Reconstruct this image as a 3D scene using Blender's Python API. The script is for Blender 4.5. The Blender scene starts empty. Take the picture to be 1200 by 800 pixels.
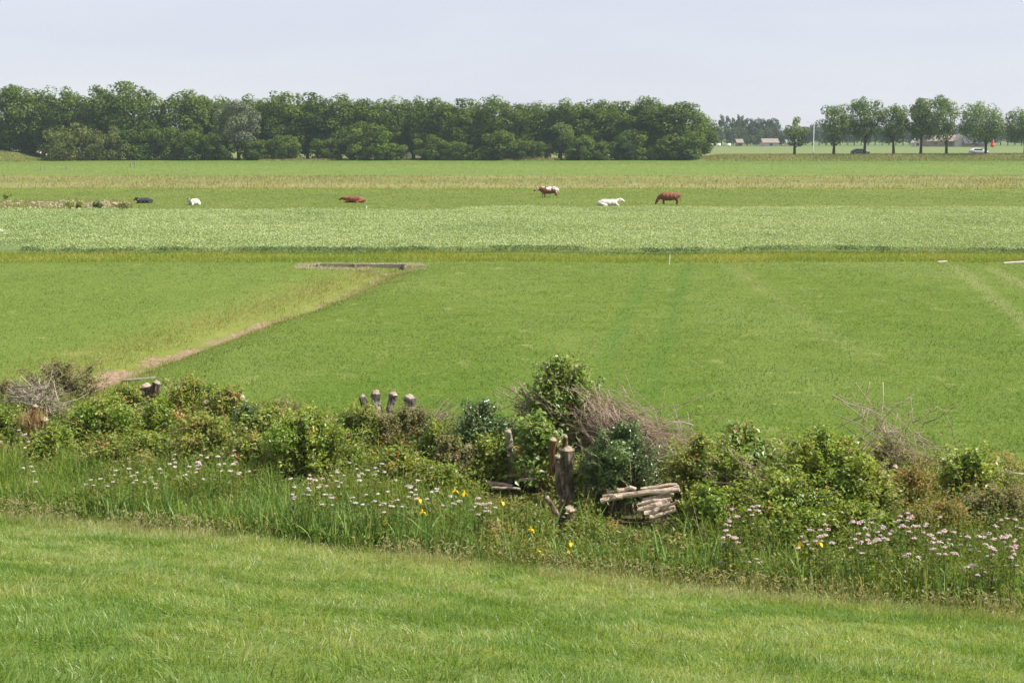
import bpy, bmesh, math
import numpy as np
from mathutils import Vector

SC = bpy.context.scene
COL = SC.collection
RNG = np.random.default_rng(11)
R = math.radians

# ------------------------------------------------------------------ camera model
F = 1800.0; PITCH = R(7.85); CAMZ = 7.0
CP, SP = math.cos(PITCH), math.sin(PITCH)
NX, NY = 0.345, 0.9386
TOE = 22.26

def ray(px, py):
    u = (px - 600) / F; v = (400 - py) / F
    return np.array([u, CP + v * SP, -SP + v * CP])
def gp(px, py, z=0.0):
    d = ray(px, py); t = (z - CAMZ) / d[2]
    return np.array([d[0] * t, d[1] * t, z])
def at_y(px, py, Y):
    d = ray(px, py); t = Y / d[1]
    return np.array([d[0] * t, Y, CAMZ + d[2] * t])
def at_s(px, py, s):
    d = ray(px, py); t = (s + TOE) / (d[0] * NX + d[1] * NY)
    return np.array([d[0] * t, d[1] * t, CAMZ + d[2] * t]), t / F   # point, metres per pixel
def sdist(x, y): return x * NX + y * NY - TOE

# ------------------------------------------------------------------ noise and terrain
def vnoise(x, y, seed=0):
    xi = np.floor(x).astype(np.int64); yi = np.floor(y).astype(np.int64)
    fx = x - xi; fy = y - yi
    fx = fx * fx * (3 - 2 * fx); fy = fy * fy * (3 - 2 * fy)
    def h(a, b):
        n = (a * 374761393 + b * 668265263 + seed * 1442695041) & 0xffffffff
        n = ((n ^ (n >> 13)) * 1274126177) & 0xffffffff
        n = n ^ (n >> 16)
        return (n & 0xffff) / 65535.0
    return (h(xi, yi) * (1 - fx) + h(xi + 1, yi) * fx) * (1 - fy) + (h(xi, yi + 1) * (1 - fx) + h(xi + 1, yi + 1) * fx) * fy
def fbm(x, y, seed=0, o=3):
    v = 0; a = 0.5; n = 0
    for k in range(o):
        v = v + a * vnoise(x, y, seed + k * 7); n += a
        x = x * 2.03 + 3.1; y = y * 2.03 + 1.7; a *= 0.5
    return v / n
def sstep(a, b, x):
    t = np.clip((x - a) / (b - a), 0, 1); return t * t * (3 - 2 * t)

DA = gp(468, 316, -0.3)[:2]; DB = gp(122, 449, -0.3)[:2]       # field ditch, far end and near end
DDIR = (DB - DA) / np.linalg.norm(DB - DA); DN = np.array([-DDIR[1], DDIR[0]])
if DN[0] < 0: DN = -DN                                          # points to the right-hand field
def ditch_t(x, y):
    bend = 0.2 * np.sin(y * 0.16) * sstep(78, 66, y)
    return (x - DA[0]) * DN[0] + (y - DA[1]) * DN[1] + bend

def terrain(x, y):
    x = np.asarray(x, float); y = np.asarray(y, float)
    s = sdist(x, y)
    k = 0.5
    ramp = np.log1p(np.exp(np.clip(-s / k, -40, 40))) * k * 0.25
    z = -np.log(np.exp(-ramp * 3) + math.exp(-5.3 * 3)) / 3
    near = sstep(60, 20, y)
    z = z + near * (0.16 * (fbm(x * 0.35, y * 0.35, 3) - 0.5) + 0.05 * (fbm(x * 1.3, y * 1.3, 5) - 0.5))
    z = z - 0.25 * np.exp(-((s - 1.5) / 0.8) ** 2) + 0.2 * np.exp(-((s - 6.5) / 2.2) ** 2)
    z = z + sstep(10, 14, s) * sstep(340, 200, y) * 0.22 * (fbm(x * 0.12, y * 0.08, 9) - 0.5)
    t = ditch_t(x, y)
    on = sstep(79.2, 78.4, y) * sstep(8, 12, s)
    z = z - on * (0.34 * np.exp(-(t / np.where(t > 0, 1.25, 0.7)) ** 2) + 0.15 * np.exp(-((t + 1.2) / 2.6) ** 2))
    e = sstep(349, 358, y) * sstep(40, 50, x) * (1.0 + 0.15 * sstep(60, 120, x)) * sstep(381, 375, y)
    e2 = sstep(343, 356, y) * sstep(-108, -118, x) * 1.9 * sstep(381, 375, y)
    return z + e + e2
def tz(x, y): return float(terrain(x, y))

# ------------------------------------------------------------------ mesh helpers
class MB:
    """collects vertex / face arrays (tris or quads) with a per-vertex tint and a per-face material slot"""
    def __init__(self): self.V = []; self.F = []; self.T = []; self.M = []; self.n = 0
    def add(self, V, Fc, tint=0.5, mi=0):
        V = np.asarray(V, float).reshape(-1, 3); Fc = np.asarray(Fc, np.int64)
        self.V.append(V); self.F.append(Fc + self.n); self.n += len(V)
        self.T.append(np.broadcast_to(np.asarray(tint, float), (len(V),)).copy())
        self.M.append(np.full(len(Fc), mi, np.int32))
        return self
    def mesh(self, name, mats, smooth=False):
        me = bpy.data.meshes.new(name)
        V = np.concatenate(self.V) if self.V else np.zeros((0, 3))
        me.vertices.add(len(V)); me.vertices.foreach_set('co', V.astype(np.float32).ravel())
        loops = np.concatenate([f.ravel() for f in self.F])
        sizes = np.concatenate([np.full(len(f), f.shape[1], np.int32) for f in self.F])
        me.loops.add(len(loops)); me.loops.foreach_set('vertex_index', loops.astype(np.int32))
        me.polygons.add(len(sizes))
        me.polygons.foreach_set('loop_start', (np.cumsum(sizes) - sizes).astype(np.int32))
        me.polygons.foreach_set('material_index', np.concatenate(self.M))
        if smooth is not None:
            me.polygons.foreach_set('use_smooth', np.full(len(sizes), bool(smooth)))
        a = me.attributes.new('tint', 'FLOAT', 'POINT'); a.data.foreach_set('value', np.concatenate(self.T).astype(np.float32))
        for m in (mats if isinstance(mats, (list, tuple)) else [mats]): me.materials.append(m)
        me.update(calc_edges=True)
        return me
    def build(self, name, mats, parent=None, smooth=False):
        return link(name, self.mesh(name, mats, smooth), parent)

def link(name, me, parent=None):
    o = bpy.data.objects.new(name, me); COL.objects.link(o)
    if parent is not None: o.parent = parent
    return o
def tag(o, label=None, cat=None, group=None, kind=None):
    if label: o['label'] = label
    if cat: o['category'] = cat
    if group: o['group'] = group
    if kind: o['kind'] = kind
    return o
def thing(name, label, cat, loc=(0, 0, 0), rz=0.0, group=None, scale=None):
    o = bpy.data.objects.new(name, None); COL.objects.link(o)
    o.empty_display_size = 0.2
    o.location = [float(c) for c in loc]; o.rotation_euler = (0, 0, rz)
    if scale is not None: o.scale = scale
    return tag(o, label, cat, group)
def dup(root, loc, rz=0.0, scale=None, label=None, group=None):
    r = root.copy(); COL.objects.link(r)
    r.location = [float(c) for c in loc]; r.rotation_euler = (0, 0, rz)
    if scale is not None: r.scale = scale
    if label: r['label'] = label
    if group: r['group'] = group
    for ch in list(root.children):
        c = ch.copy(); COL.objects.link(c); c.parent = r
        for g in list(ch.children):
            d = g.copy(); COL.objects.link(d); d.parent = c
    return r

def nrm(v): return v / np.maximum(np.linalg.norm(v, axis=-1, keepdims=True), 1e-9)
def rdir(n): return nrm(RNG.normal(size=(n, 3)))

def leaves(P, N, size, aspect=0.6, fold=0.12):
    n = len(P); t = nrm(np.cross(N, rdir(n))); b = np.cross(N, t)
    size = np.broadcast_to(size, (n,))[:, None]
    V = np.stack([P - t * size * .5, P - b * size * aspect * .5 + N * fold * size, P + t * size * .5, P + b * size * aspect * .5 + N * fold * size], 1)
    Fc = np.arange(n * 4).reshape(n, 4)
    return V.reshape(-1, 3), Fc
def blades(P, H, W, lean=0.35, segs=2, tint=None, az=None, bend=1.6):
    n = len(P); H = np.broadcast_to(H, (n,)); W = np.broadcast_to(W, (n,))
    a = RNG.uniform(0, 2 * np.pi, n) if az is None else az
    d = np.stack([np.cos(a), np.sin(a), np.zeros(n)], 1)
    f = RNG.uniform(0, 2 * np.pi, n); wv = np.stack([np.cos(f), np.sin(f), np.zeros(n)], 1)
    L = np.abs(RNG.normal(0, lean, n)) + 0.05
    pts = []
    for k in range(segs + 1):
        q = k / segs
        c = P + d * (H * L * q ** bend)[:, None]; c = c.copy(); c[:, 2] += H * (q - 0.28 * np.minimum(L, 1.2) * q * q)
        if k < segs:
            w = (W * (1 - 0.55 * q) * 0.5)[:, None]
            pts += [c - wv * w, c + wv * w]
        else: pts.append(c)
    V = np.stack(pts, 1); m = V.shape[1]; base = (np.arange(n) * m)[:, None]
    tris = []
    for k in range(segs - 1):
        tris += [[2 * k, 2 * k + 1, 2 * k + 3], [2 * k, 2 * k + 3, 2 * k + 2]]
    tris.append([2 * segs - 2, 2 * segs - 1, 2 * segs])
    Fc = (base[:, None, :] + np.array(tris)[None, :, :]).reshape(-1, 3)
    T = np.repeat(tint if tint is not None else RNG.uniform(0, 1, n), m)
    return V.reshape(-1, 3), Fc, T
def tube(pts, rad, seg=6, cap=True, wob=0.0):
    pts = np.asarray(pts, float); n = len(pts); rad = np.broadcast_to(rad, (n,))
    tang = nrm(np.gradient(pts, axis=0))
    ref = np.array([0, 0, 1.0]) if abs(tang[0][2]) < 0.9 else np.array([1.0, 0, 0])
    V = []
    a = np.linspace(0, 2 * np.pi, seg, endpoint=False)
    for i in range(n):
        x = nrm(np.cross(ref, tang[i])); y = np.cross(tang[i], x)
        r = rad[i] * (1 + wob * RNG.uniform(-1, 1, seg))
        V.append(pts[i] + x * (np.cos(a) * r)[:, None] + y * (np.sin(a) * r)[:, None])
    V = np.concatenate(V); q = []
    for i in range(n - 1):
        for j in range(seg):
            k = (j + 1) % seg
            q.append([i * seg + j, i * seg + k, (i + 1) * seg + k, (i + 1) * seg + j])
    q = np.array(q)
    if not cap: return V, q, None
    V = np.concatenate([V, pts[:1], pts[-1:]])
    c0, c1 = n * seg, n * seg + 1
    t = [[c0, (j + 1) % seg, j] for j in range(seg)] + [[c1, (n - 1) * seg + j, (n - 1) * seg + (j + 1) % seg] for j in range(seg)]
    return V, q, np.array(t)
def add_tube(mb, pts, rad, seg=6, tint=0.5, mi=0, cap_mi=None, wob=0.0):
    V, q, t = tube(pts, rad, seg, True, wob); n0 = mb.n
    mb.add(V, q, tint, mi)
    mb.F.append(t + n0); mb.M.append(np.full(len(t), mi if cap_mi is None else cap_mi, np.int32))
def box_arr(c, s, rz=0.0):
    c = np.asarray(c, float); h = np.asarray(s, float) / 2
    V = np.array([[x, y, z] for z in (-1, 1) for y in (-1, 1) for x in (-1, 1)]) * h
    co, si = math.cos(rz), math.sin(rz)
    V = np.stack([V[:, 0] * co - V[:, 1] * si, V[:, 0] * si + V[:, 1] * co, V[:, 2]], 1) + c
    Fc = np.array([[0, 2, 3, 1], [4, 5, 7, 6], [0, 1, 5, 4], [2, 6, 7, 3], [0, 4, 6, 2], [1, 3, 7, 5]])
    return V, Fc

# ------------------------------------------------------------------ materials
def nodes(name):
    m = bpy.data.materials.new(name); m.use_nodes = True
    nt = m.node_tree; nt.nodes.clear()
    out = nt.nodes.new('ShaderNodeOutputMaterial')
    def N(t, **kw):
        n = nt.nodes.new(t)
        for k, v in kw.items(): setattr(n, k, v)
        return n
    return m, nt, out, N
def ramp(node, stops, interp='LINEAR'):
    cr = node.color_ramp; cr.interpolation = interp
    while len(cr.elements) > 1: cr.elements.remove(cr.elements[-1])
    cr.elements[0].position = stops[0][0]; cr.elements[0].color = (*stops[0][1], 1)
    for p, c in stops[1:]:
        e = cr.elements.new(p); e.color = (*c, 1)
def leaf_mat(name, stops, transl=0.35, rough=0.5, spec=0.35, tboost=1.25):
    m, nt, out, N = nodes(name); L = nt.links
    at = N('ShaderNodeAttribute'); at.attribute_name = 'tint'
    cr = N('ShaderNodeValToRGB'); ramp(cr, stops); L.new(at.outputs['Fac'], cr.inputs[0])
    p = N('ShaderNodeBsdfPrincipled'); p.inputs['Roughness'].default_value = rough; p.inputs['Specular IOR Level'].default_value = spec
    L.new(cr.outputs[0], p.inputs['Base Color'])
    tr = N('ShaderNodeBsdfTranslucent')
    mu = N('ShaderNodeMix', data_type='RGBA', blend_type='MULTIPLY'); mu.inputs[0].default_value = 1.0
    L.new(cr.outputs[0], mu.inputs[6]); mu.inputs[7].default_value = (1.25 * tboost, 1.15 * tboost, 0.55 * tboost, 1)
    L.new(mu.outputs[2], tr.inputs[0])
    mx = N('ShaderNodeMixShader'); mx.inputs[0].default_value = transl
    L.new(p.outputs[0], mx.inputs[1]); L.new(tr.outputs[0], mx.inputs[2]); L.new(mx.outputs[0], out.inputs[0])
    return m
def noise_mat(name, stops, scale=6.0, detail=4.0, rough=0.85, spec=0.2, bump=0.0, stretch=(1, 1, 1), bscale=None):
    m, nt, out, N = nodes(name); L = nt.links
    tc = N('ShaderNodeTexCoord'); mp = N('ShaderNodeMapping'); mp.inputs['Scale'].default_value = stretch
    L.new(tc.outputs['Object'], mp.inputs[0])
    no = N('ShaderNodeTexNoise'); no.inputs['Scale'].default_value = scale; no.inputs['Detail'].default_value = detail
    L.new(mp.outputs[0], no.inputs['Vector'])
    cr = N('ShaderNodeValToRGB'); ramp(cr, stops); L.new(no.outputs['Fac'], cr.inputs[0])
    p = N('ShaderNodeBsdfPrincipled'); p.inputs['Roughness'].default_value = rough; p.inputs['Specular IOR Level'].default_value = spec
    L.new(cr.outputs[0], p.inputs['Base Color'])
    if bump:
        n2 = N('ShaderNodeTexNoise'); n2.inputs['Scale'].default_value = bscale or scale * 2; n2.inputs['Detail'].default_value = 5
        L.new(mp.outputs[0], n2.inputs['Vector'])
        b = N('ShaderNodeBump'); b.inputs['Strength'].default_value = bump; b.inputs['Distance'].default_value = 0.03
        L.new(n2.outputs['Fac'], b.inputs['Height']); L.new(b.outputs[0], p.inputs['Normal'])
    L.new(p.outputs[0], out.inputs[0])
    return m
def plain(name, col, rough=0.6, spec=0.3, metal=0.0):
    return noise_mat(name, [(0.3, tuple(c * 0.9 for c in col)), (0.7, tuple(min(1, c * 1.08) for c in col))], 8.0, 3, rough, spec)

M = {}
M['dike'] = leaf_mat('dike_grass', [(0, (0.087, 0.173, 0.027)), (0.4, (0.164, 0.263, 0.049)), (0.75, (0.276, 0.347, 0.105)), (1, (0.430, 0.436, 0.220))], 0.45, 0.42, 0.5)
M['seed'] = leaf_mat('seeding_grass', [(0, (0.179, 0.224, 0.070)), (0.5, (0.315, 0.302, 0.140)), (1, (0.399, 0.314, 0.200))], 0.3, 0.6, 0.2)
M['field'] = leaf_mat('field_grass', [(0, (0.073, 0.131, 0.014)), (0.5, (0.129, 0.189, 0.023)), (0.85, (0.207, 0.227, 0.039)), (1, (0.330, 0.273, 0.089))], 0.35, 0.5, 0.3)
M['edge'] = leaf_mat('edge_grass', [(0, (0.123, 0.189, 0.019)), (0.5, (0.189, 0.250, 0.026)), (1, (0.348, 0.311, 0.078))], 0.35, 0.5, 0.3)
M['dry'] = leaf_mat('dry_grass', [(0, (0.138, 0.180, 0.050)), (0.5, (0.230, 0.222, 0.083)), (1, (0.368, 0.312, 0.143))], 0.3, 0.6, 0.2)
M['crop'] = leaf_mat('crop_leaf', [(0, (0.097, 0.149, 0.051)), (0.35, (0.229, 0.304, 0.117)), (0.75, (0.366, 0.443, 0.204)), (1, (0.479, 0.536, 0.326))], 0.28, 0.65, 0.2, 1.1)
M['tree'] = leaf_mat('tree_leaf', [(0, (0.042, 0.080, 0.009)), (0.5, (0.092, 0.149, 0.020)), (1, (0.173, 0.226, 0.040))], 0.32, 0.6, 0.1)
M['treelight'] = leaf_mat('pale_tree_leaf', [(0, (0.066, 0.119, 0.020)), (0.5, (0.114, 0.179, 0.031)), (1, (0.180, 0.238, 0.048))], 0.32, 0.5, 0.35)
M['willow'] = leaf_mat('willow_leaf', [(0, (0.09, 0.115, 0.06)), (0.5, (0.145, 0.17, 0.10)), (1, (0.22, 0.24, 0.16))], 0.25, 0.5, 0.35)
M['olive'] = leaf_mat('olive_leaf', [(0, (0.067, 0.092, 0.016)), (0.5, (0.107, 0.133, 0.024)), (1, (0.157, 0.174, 0.036))], 0.3, 0.5, 0.3)
M['fartree'] = leaf_mat('far_tree_leaf', [(0, (0.035, 0.06, 0.025)), (0.5, (0.06, 0.09, 0.038)), (1, (0.10, 0.13, 0.06))], 0.25, 0.6, 0.2)
M['green'] = leaf_mat('shrub_leaf', [(0, (0.100, 0.173, 0.020)), (0.5, (0.183, 0.273, 0.031)), (0.9, (0.311, 0.364, 0.048)), (1, (0.402, 0.331, 0.085))], 0.38, 0.4, 0.45)
M['bramble'] = leaf_mat('bramble_leaf', [(0, (0.109, 0.171, 0.024)), (0.5, (0.197, 0.254, 0.038)), (0.85, (0.292, 0.327, 0.061)), (0.95, (0.379, 0.254, 0.068)), (1, (0.379, 0.178, 0.068))], 0.38, 0.45, 0.4)
M['dark'] = leaf_mat('dark_leaf', [(0, (0.045, 0.092, 0.024)), (0.6, (0.086, 0.149, 0.041)), (1, (0.149, 0.223, 0.068))], 0.25, 0.32, 0.5)
M['broad'] = leaf_mat('broad_leaf', [(0, (0.101, 0.174, 0.028)), (0.5, (0.176, 0.260, 0.051)), (0.9, (0.285, 0.363, 0.090)), (1, (0.367, 0.237, 0.090))], 0.35, 0.38, 0.5)
M['weed'] = leaf_mat('weed_leaf', [(0, (0.105, 0.134, 0.041)), (0.5, (0.178, 0.191, 0.061)), (0.85, (0.253, 0.219, 0.095)), (1, (0.327, 0.213, 0.149))], 0.3, 0.6, 0.2)
M['fern'] = leaf_mat('ferny_leaf', [(0, (0.135, 0.162, 0.034)), (0.5, (0.243, 0.223, 0.054)), (1, (0.405, 0.257, 0.108))], 0.35, 0.6, 0.2)
M['herb'] = leaf_mat('herb_leaf', [(0, (0.072, 0.120, 0.020)), (0.5, (0.145, 0.186, 0.032)), (0.85, (0.236, 0.240, 0.055)), (1, (0.356, 0.240, 0.109))], 0.38, 0.45, 0.4)
M['reed'] = leaf_mat('reed_blade', [(0, (0.093, 0.180, 0.028)), (0.5, (0.178, 0.277, 0.049)), (0.85, (0.285, 0.360, 0.100)), (1, (0.486, 0.374, 0.156))], 0.38, 0.5, 0.22)
M['iris_leaf'] = leaf_mat('iris_blade', [(0, (0.089, 0.179, 0.041)), (0.6, (0.178, 0.286, 0.074)), (1, (0.297, 0.387, 0.135))], 0.35, 0.5, 0.22)
M['yellow'] = leaf_mat('iris_petal', [(0, (0.78, 0.56, 0.015)), (1, (0.85, 0.68, 0.04))], 0.35, 0.5, 0.3, 1.0)
M['valer'] = leaf_mat('valerian_floret', [(0, (0.50, 0.40, 0.40)), (0.5, (0.62, 0.54, 0.54)), (1, (0.72, 0.68, 0.66))], 0.25, 0.6, 0.2, 0.9)
M['valerpink'] = leaf_mat('valerian_floret_pink', [(0, (0.50, 0.33, 0.36)), (0.5, (0.62, 0.46, 0.49)), (1, (0.70, 0.60, 0.60))], 0.25, 0.6, 0.2, 0.9)
M['bark'] = noise_mat('bark', [(0.34, (0.035, 0.025, 0.016)), (0.5, (0.13, 0.10, 0.07)), (0.7, (0.29, 0.24, 0.175))], 10, 8, 0.95, 0.1, 1.0, (1, 1, 0.3), 22)
M['barkbrown'] = noise_mat('rotten_bark', [(0.3, (0.06, 0.035, 0.018)), (0.55, (0.17, 0.09, 0.04)), (0.75, (0.27, 0.16, 0.075))], 8, 6, 0.95, 0.1, 0.9, (1, 1, 0.3), 16)
M['barkpale'] = noise_mat('pale_bark', [(0.3, (0.14, 0.12, 0.10)), (0.5, (0.30, 0.26, 0.21)), (0.75, (0.46, 0.41, 0.34))], 8, 6, 0.9, 0.15, 0.7, (1, 1, 0.5), 16)
M['barkgrey'] = noise_mat('grey_bark', [(0.35, (0.06, 0.05, 0.04)), (0.5, (0.19, 0.165, 0.135)), (0.72, (0.40, 0.36, 0.31))], 9, 7, 0.9, 0.1, 1.0, (1, 1, 0.5), 14)
M['cut'] = noise_mat('cut_wood', [(0.3, (0.24, 0.18, 0.13)), (0.6, (0.40, 0.33, 0.25)), (0.8, (0.50, 0.43, 0.34))], 9, 4, 0.85, 0.15)
M['log'] = noise_mat('log_bark', [(0.34, (0.15, 0.10, 0.065)), (0.48, (0.42, 0.32, 0.235)), (0.7, (0.60, 0.50, 0.385))], 6, 7, 0.9, 0.1, 1.0, (0.5, 1, 1), 16)
M['twig'] = noise_mat('twig_bark', [(0.3, (0.23, 0.165, 0.115)), (0.6, (0.42, 0.32, 0.24)), (0.8, (0.58, 0.47, 0.37))], 3, 4, 0.85, 0.15)
M['twigpale'] = noise_mat('pale_twig_bark', [(0.3, (0.26, 0.21, 0.16)), (0.7, (0.46, 0.39, 0.31))], 3, 4, 0.85, 0.15)
M['bleached'] = leaf_mat('bleached_grass', [(0, (0.16, 0.19, 0.06)), (0.4, (0.38, 0.32, 0.22)), (1, (0.54, 0.47, 0.36))], 0.2, 0.7, 0.1, 0.9)
M['straw'] = leaf_mat('straw', [(0, (0.22, 0.15, 0.07)), (0.5, (0.34, 0.24, 0.11)), (1, (0.46, 0.35, 0.2))], 0.25, 0.7, 0.1)
M['trunk'] = noise_mat('tree_bark', [(0.3, (0.03, 0.026, 0.02)), (0.7, (0.075, 0.062, 0.045))], 3, 5, 0.9, 0.1, 0.5, (1, 1, 0.3))
M['board'] = noise_mat('weathered_board', [(0.3, (0.15, 0.12, 0.10)), (0.7, (0.32, 0.27, 0.22))], 4, 5, 0.9, 0.1, 0.5, (0.3, 1, 3))
M['boardgrey'] = noise_mat('grey_board', [(0.3, (0.15, 0.15, 0.15)), (0.7, (0.30, 0.29, 0.28))], 4, 5, 0.9, 0.1, 0.4, (0.3, 1, 3))
M['boardpale'] = noise_mat('pale_board', [(0.3, (0.45, 0.36, 0.30)), (0.7, (0.68, 0.60, 0.52))], 4, 5, 0.9, 0.1, 0.4, (0.3, 1, 3))
M['stone'] = noise_mat('pale_rubble', [(0.3, (0.25, 0.19, 0.14)), (0.7, (0.48, 0.40, 0.32))], 3, 5, 0.9, 0.1, 0.5)
M['white'] = plain('white_paint', (0.78, 0.78, 0.78), 0.5)
M['carwhite'] = plain('white_car_paint', (0.75, 0.76, 0.78), 0.25, 0.6)
M['cardark'] = plain('dark_car_paint', (0.045, 0.05, 0.055), 0.3, 0.6)
M['glass'] = plain('dark_glass', (0.03, 0.035, 0.04), 0.12, 0.6)
M['rubber'] = plain('rubber', (0.02, 0.02, 0.02), 0.8)
M['rim'] = plain('wheel_rim', (0.35, 0.35, 0.36), 0.4, 0.5)
M['lampglass'] = plain('lamp_lens', (0.6, 0.6, 0.58), 0.2, 0.5)
M['redlamp'] = plain('red_lens', (0.4, 0.02, 0.02), 0.25, 0.5)
M['red'] = plain('red_orange_cloth', (0.62, 0.10, 0.055), 0.7)
M['metal'] = plain('pale_grey_metal', (0.62, 0.62, 0.62), 0.5, 0.4)
M['brick'] = noise_mat('brown_brick', [(0.35, (0.20, 0.13, 0.10)), (0.65, (0.30, 0.21, 0.165))], 3, 3)
M['plaster'] = noise_mat('pale_plaster', [(0.35, (0.52, 0.46, 0.40)), (0.65, (0.66, 0.60, 0.52))], 1, 3)
M['rooftan'] = noise_mat('tan_roof', [(0.35, (0.19, 0.155, 0.13)), (0.65, (0.27, 0.22, 0.19))], 2, 3)
M['roofdark'] = noise_mat('dark_roof', [(0.35, (0.05, 0.045, 0.055)), (0.65, (0.085, 0.075, 0.085))], 2, 3)
M['roofred'] = noise_mat('red_tile_roof', [(0.35, (0.25, 0.09, 0.06)), (0.65, (0.36, 0.14, 0.10))], 2, 3)
M['darkopening'] = plain('dark_window_pane', (0.03, 0.035, 0.045), 0.2, 0.5)
M['soilpile'] = noise_mat('dry_soil', [(0.3, (0.16, 0.11, 0.075)), (0.7, (0.30, 0.23, 0.16))], 2, 4)
M['road'] = noise_mat('asphalt', [(0.3, (0.045, 0.045, 0.048)), (0.7, (0.065, 0.065, 0.066))], 2, 4)

# ground: one sheet, land cover by place (crops, mown grass, dry strips, soil in the ditch bed)
def ground_material():
    m, nt, out, N = nodes('ground'); L = nt.links
    geo = N('ShaderNodeNewGeometry')
    sep = N('ShaderNodeSeparateXYZ'); L.new(geo.outputs['Position'], sep.inputs[0])
    def math_(op, a, b=None, c=None):
        n = N('ShaderNodeMath', operation=op)
        for i, v in enumerate((a, b, c)):
            if v is None: continue
            if isinstance(v, (int, float)): n.inputs[i].default_value = v
            else: L.new(v, n.inputs[i])
        return n.outputs[0]
    def noise(scale, detail=4, stretch=None):
        n = N('ShaderNodeTexNoise'); n.inputs['Scale'].default_value = scale; n.inputs['Detail'].default_value = detail
        if stretch:
            mp = N('ShaderNodeMapping'); mp.inputs['Scale'].default_value = stretch
            L.new(geo.outputs['Position'], mp.inputs[0]); L.new(mp.outputs[0], n.inputs['Vector'])
        else: L.new(geo.outputs['Position'], n.inputs['Vector'])
        return n.outputs['Fac']
    def mrange(v, a, b):
        n = N('ShaderNodeMapRange', interpolation_type='SMOOTHSTEP'); n.inputs[1].default_value = a; n.inputs[2].default_value = b
        L.new(v, n.inputs[0]); return n.outputs[0]
    def mixc(f, a, b, mode='MIX'):
        n = N('ShaderNodeMix', data_type='RGBA', blend_type=mode)
        if isinstance(f, (int, float)): n.inputs[0].default_value = f
        else: L.new(f, n.inputs[0])
        for i, v in ((6, a), (7, b)):
            if isinstance(v, tuple): n.inputs[i].default_value = (*v, 1)
            else: L.new(v, n.inputs[i])
        return n.outputs[2]
    X, Y = sep.outputs[0], sep.outputs[1]
    # bands of land cover by distance (log scale so that near strips stay sharp)
    wob = math_('MULTIPLY', math_('SUBTRACT', noise(0.09, 4), 0.5), 0.045)
    lg = math_('ADD', math_('LOGARITHM', math_('MAXIMUM', Y, 1.0), 10.0), wob)
    fac = math_('DIVIDE', math_('SUBTRACT', lg, 1.0), 3.0)
    def P(py): return (math.log10(gp(600, py)[1]) - 1) / 3
    e = 0.004
    st = [(0.0, (0.070, 0.122, 0.012)), (P(480), (0.072, 0.123, 0.012)), (P(390), (0.084, 0.132, 0.015)), (P(307), (0.096, 0.140, 0.018)), (P(305), (0.125, 0.165, 0.016)), (P(297), (0.11, 0.15, 0.018)),
          (P(296), (0.12, 0.16, 0.065)), (P(247), (0.12, 0.16, 0.065)), (P(244), (0.115, 0.148, 0.026)), (P(226), (0.115, 0.150, 0.027)),
          (P(223), (0.145, 0.175, 0.026)), (P(220), (0.16, 0.17, 0.04)), (P(218), (0.25, 0.215, 0.095)), (P(215.5), (0.23, 0.20, 0.085)), (P(214), (0.155, 0.165, 0.045)), (P(210), (0.165, 0.165, 0.048)),
          (P(208), (0.22, 0.20, 0.08)), (P(206), (0.15, 0.18, 0.045)), (P(203), (0.115, 0.172, 0.032)), (P(195), (0.135, 0.185, 0.034)), (P(191), (0.10, 0.155, 0.027)), (P(186.5), (0.085, 0.14, 0.024)), (P(186.0), (0.15, 0.15, 0.05)),
          (P(180.5), (0.15, 0.15, 0.05)), (P(179), (0.145, 0.17, 0.07)), (P(174), (0.13, 0.17, 0.062)), (P(170), (0.10, 0.14, 0.055)), (1.0, (0.09, 0.13, 0.06))]
    cr = N('ShaderNodeValToRGB'); ramp(cr, st); L.new(fac, cr.inputs[0])
    col = cr.outputs[0]
    # patchiness
    big = noise(0.05, 4, (1, 0.5, 1)); mid = noise(0.8, 6, (0.45, 1, 1)); fine = noise(7.0, 4)
    col = mixc(math_('MULTIPLY', mrange(big, 0.38, 0.68), 0.38), col, (0.13, 0.165, 0.035))
    col = mixc(math_('MULTIPLY', mrange(mid, 0.45, 0.72), 0.55), col, (0.062, 0.112, 0.012))
    col = mixc(math_('MULTIPLY', mrange(fine, 0.5, 0.75), 0.4), col, (0.17, 0.20, 0.06))
    patch = noise(0.9, 3, (1, 0.45, 1))
    col = mixc(math_('MULTIPLY', mrange(patch, 0.60, 0.76), 0.40), col, (0.24, 0.235, 0.09))
    streak = noise(1.7, 4, (0.3, 1.0, 1)); col = mixc(math_('MULTIPLY', mrange(streak, 0.52, 0.70), 0.45), col, (0.055, 0.105, 0.010))
    fleck = noise(2.6, 3, (0.5, 1.0, 1)); col = mixc(math_('MULTIPLY', mrange(fleck, 0.66, 0.74), 0.5), col, (0.30, 0.29, 0.13))
    broad = noise(0.16, 3, (1, 0.35, 1)); col = mixc(math_('MULTIPLY', mrange(broad, 0.45, 0.68), 0.30), col, (0.16, 0.19, 0.05))
    inf = math_('MULTIPLY', mrange(Y, 40, 44), 1.0)
    def line(A, B, w, soft, amp=0.6):
        A = np.asarray(A[:2]); B = np.asarray(B[:2]); d = (B - A) / np.linalg.norm(B - A); n = np.array([-d[1], d[0]])
        c = n @ A
        v = math_('SUBTRACT', math_('ADD', math_('MULTIPLY', X, float(n[0])), math_('MULTIPLY', Y, float(n[1]))), float(c))
        v = math_('ADD', v, math_('MULTIPLY', math_('SUBTRACT', noise(0.8, 3), 0.5), amp))
        k = math_('SUBTRACT', math_('ADD', math_('MULTIPLY', X, float(d[0])), math_('MULTIPLY', Y, float(d[1]))), float(d @ A))
        ln = float(np.linalg.norm(B - A))
        seg = math_('MULTIPLY', mrange(k, -2.0, 1.0), math_('SUBTRACT', 1.0, mrange(k, ln - 1.0, ln + 3.0)))
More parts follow.
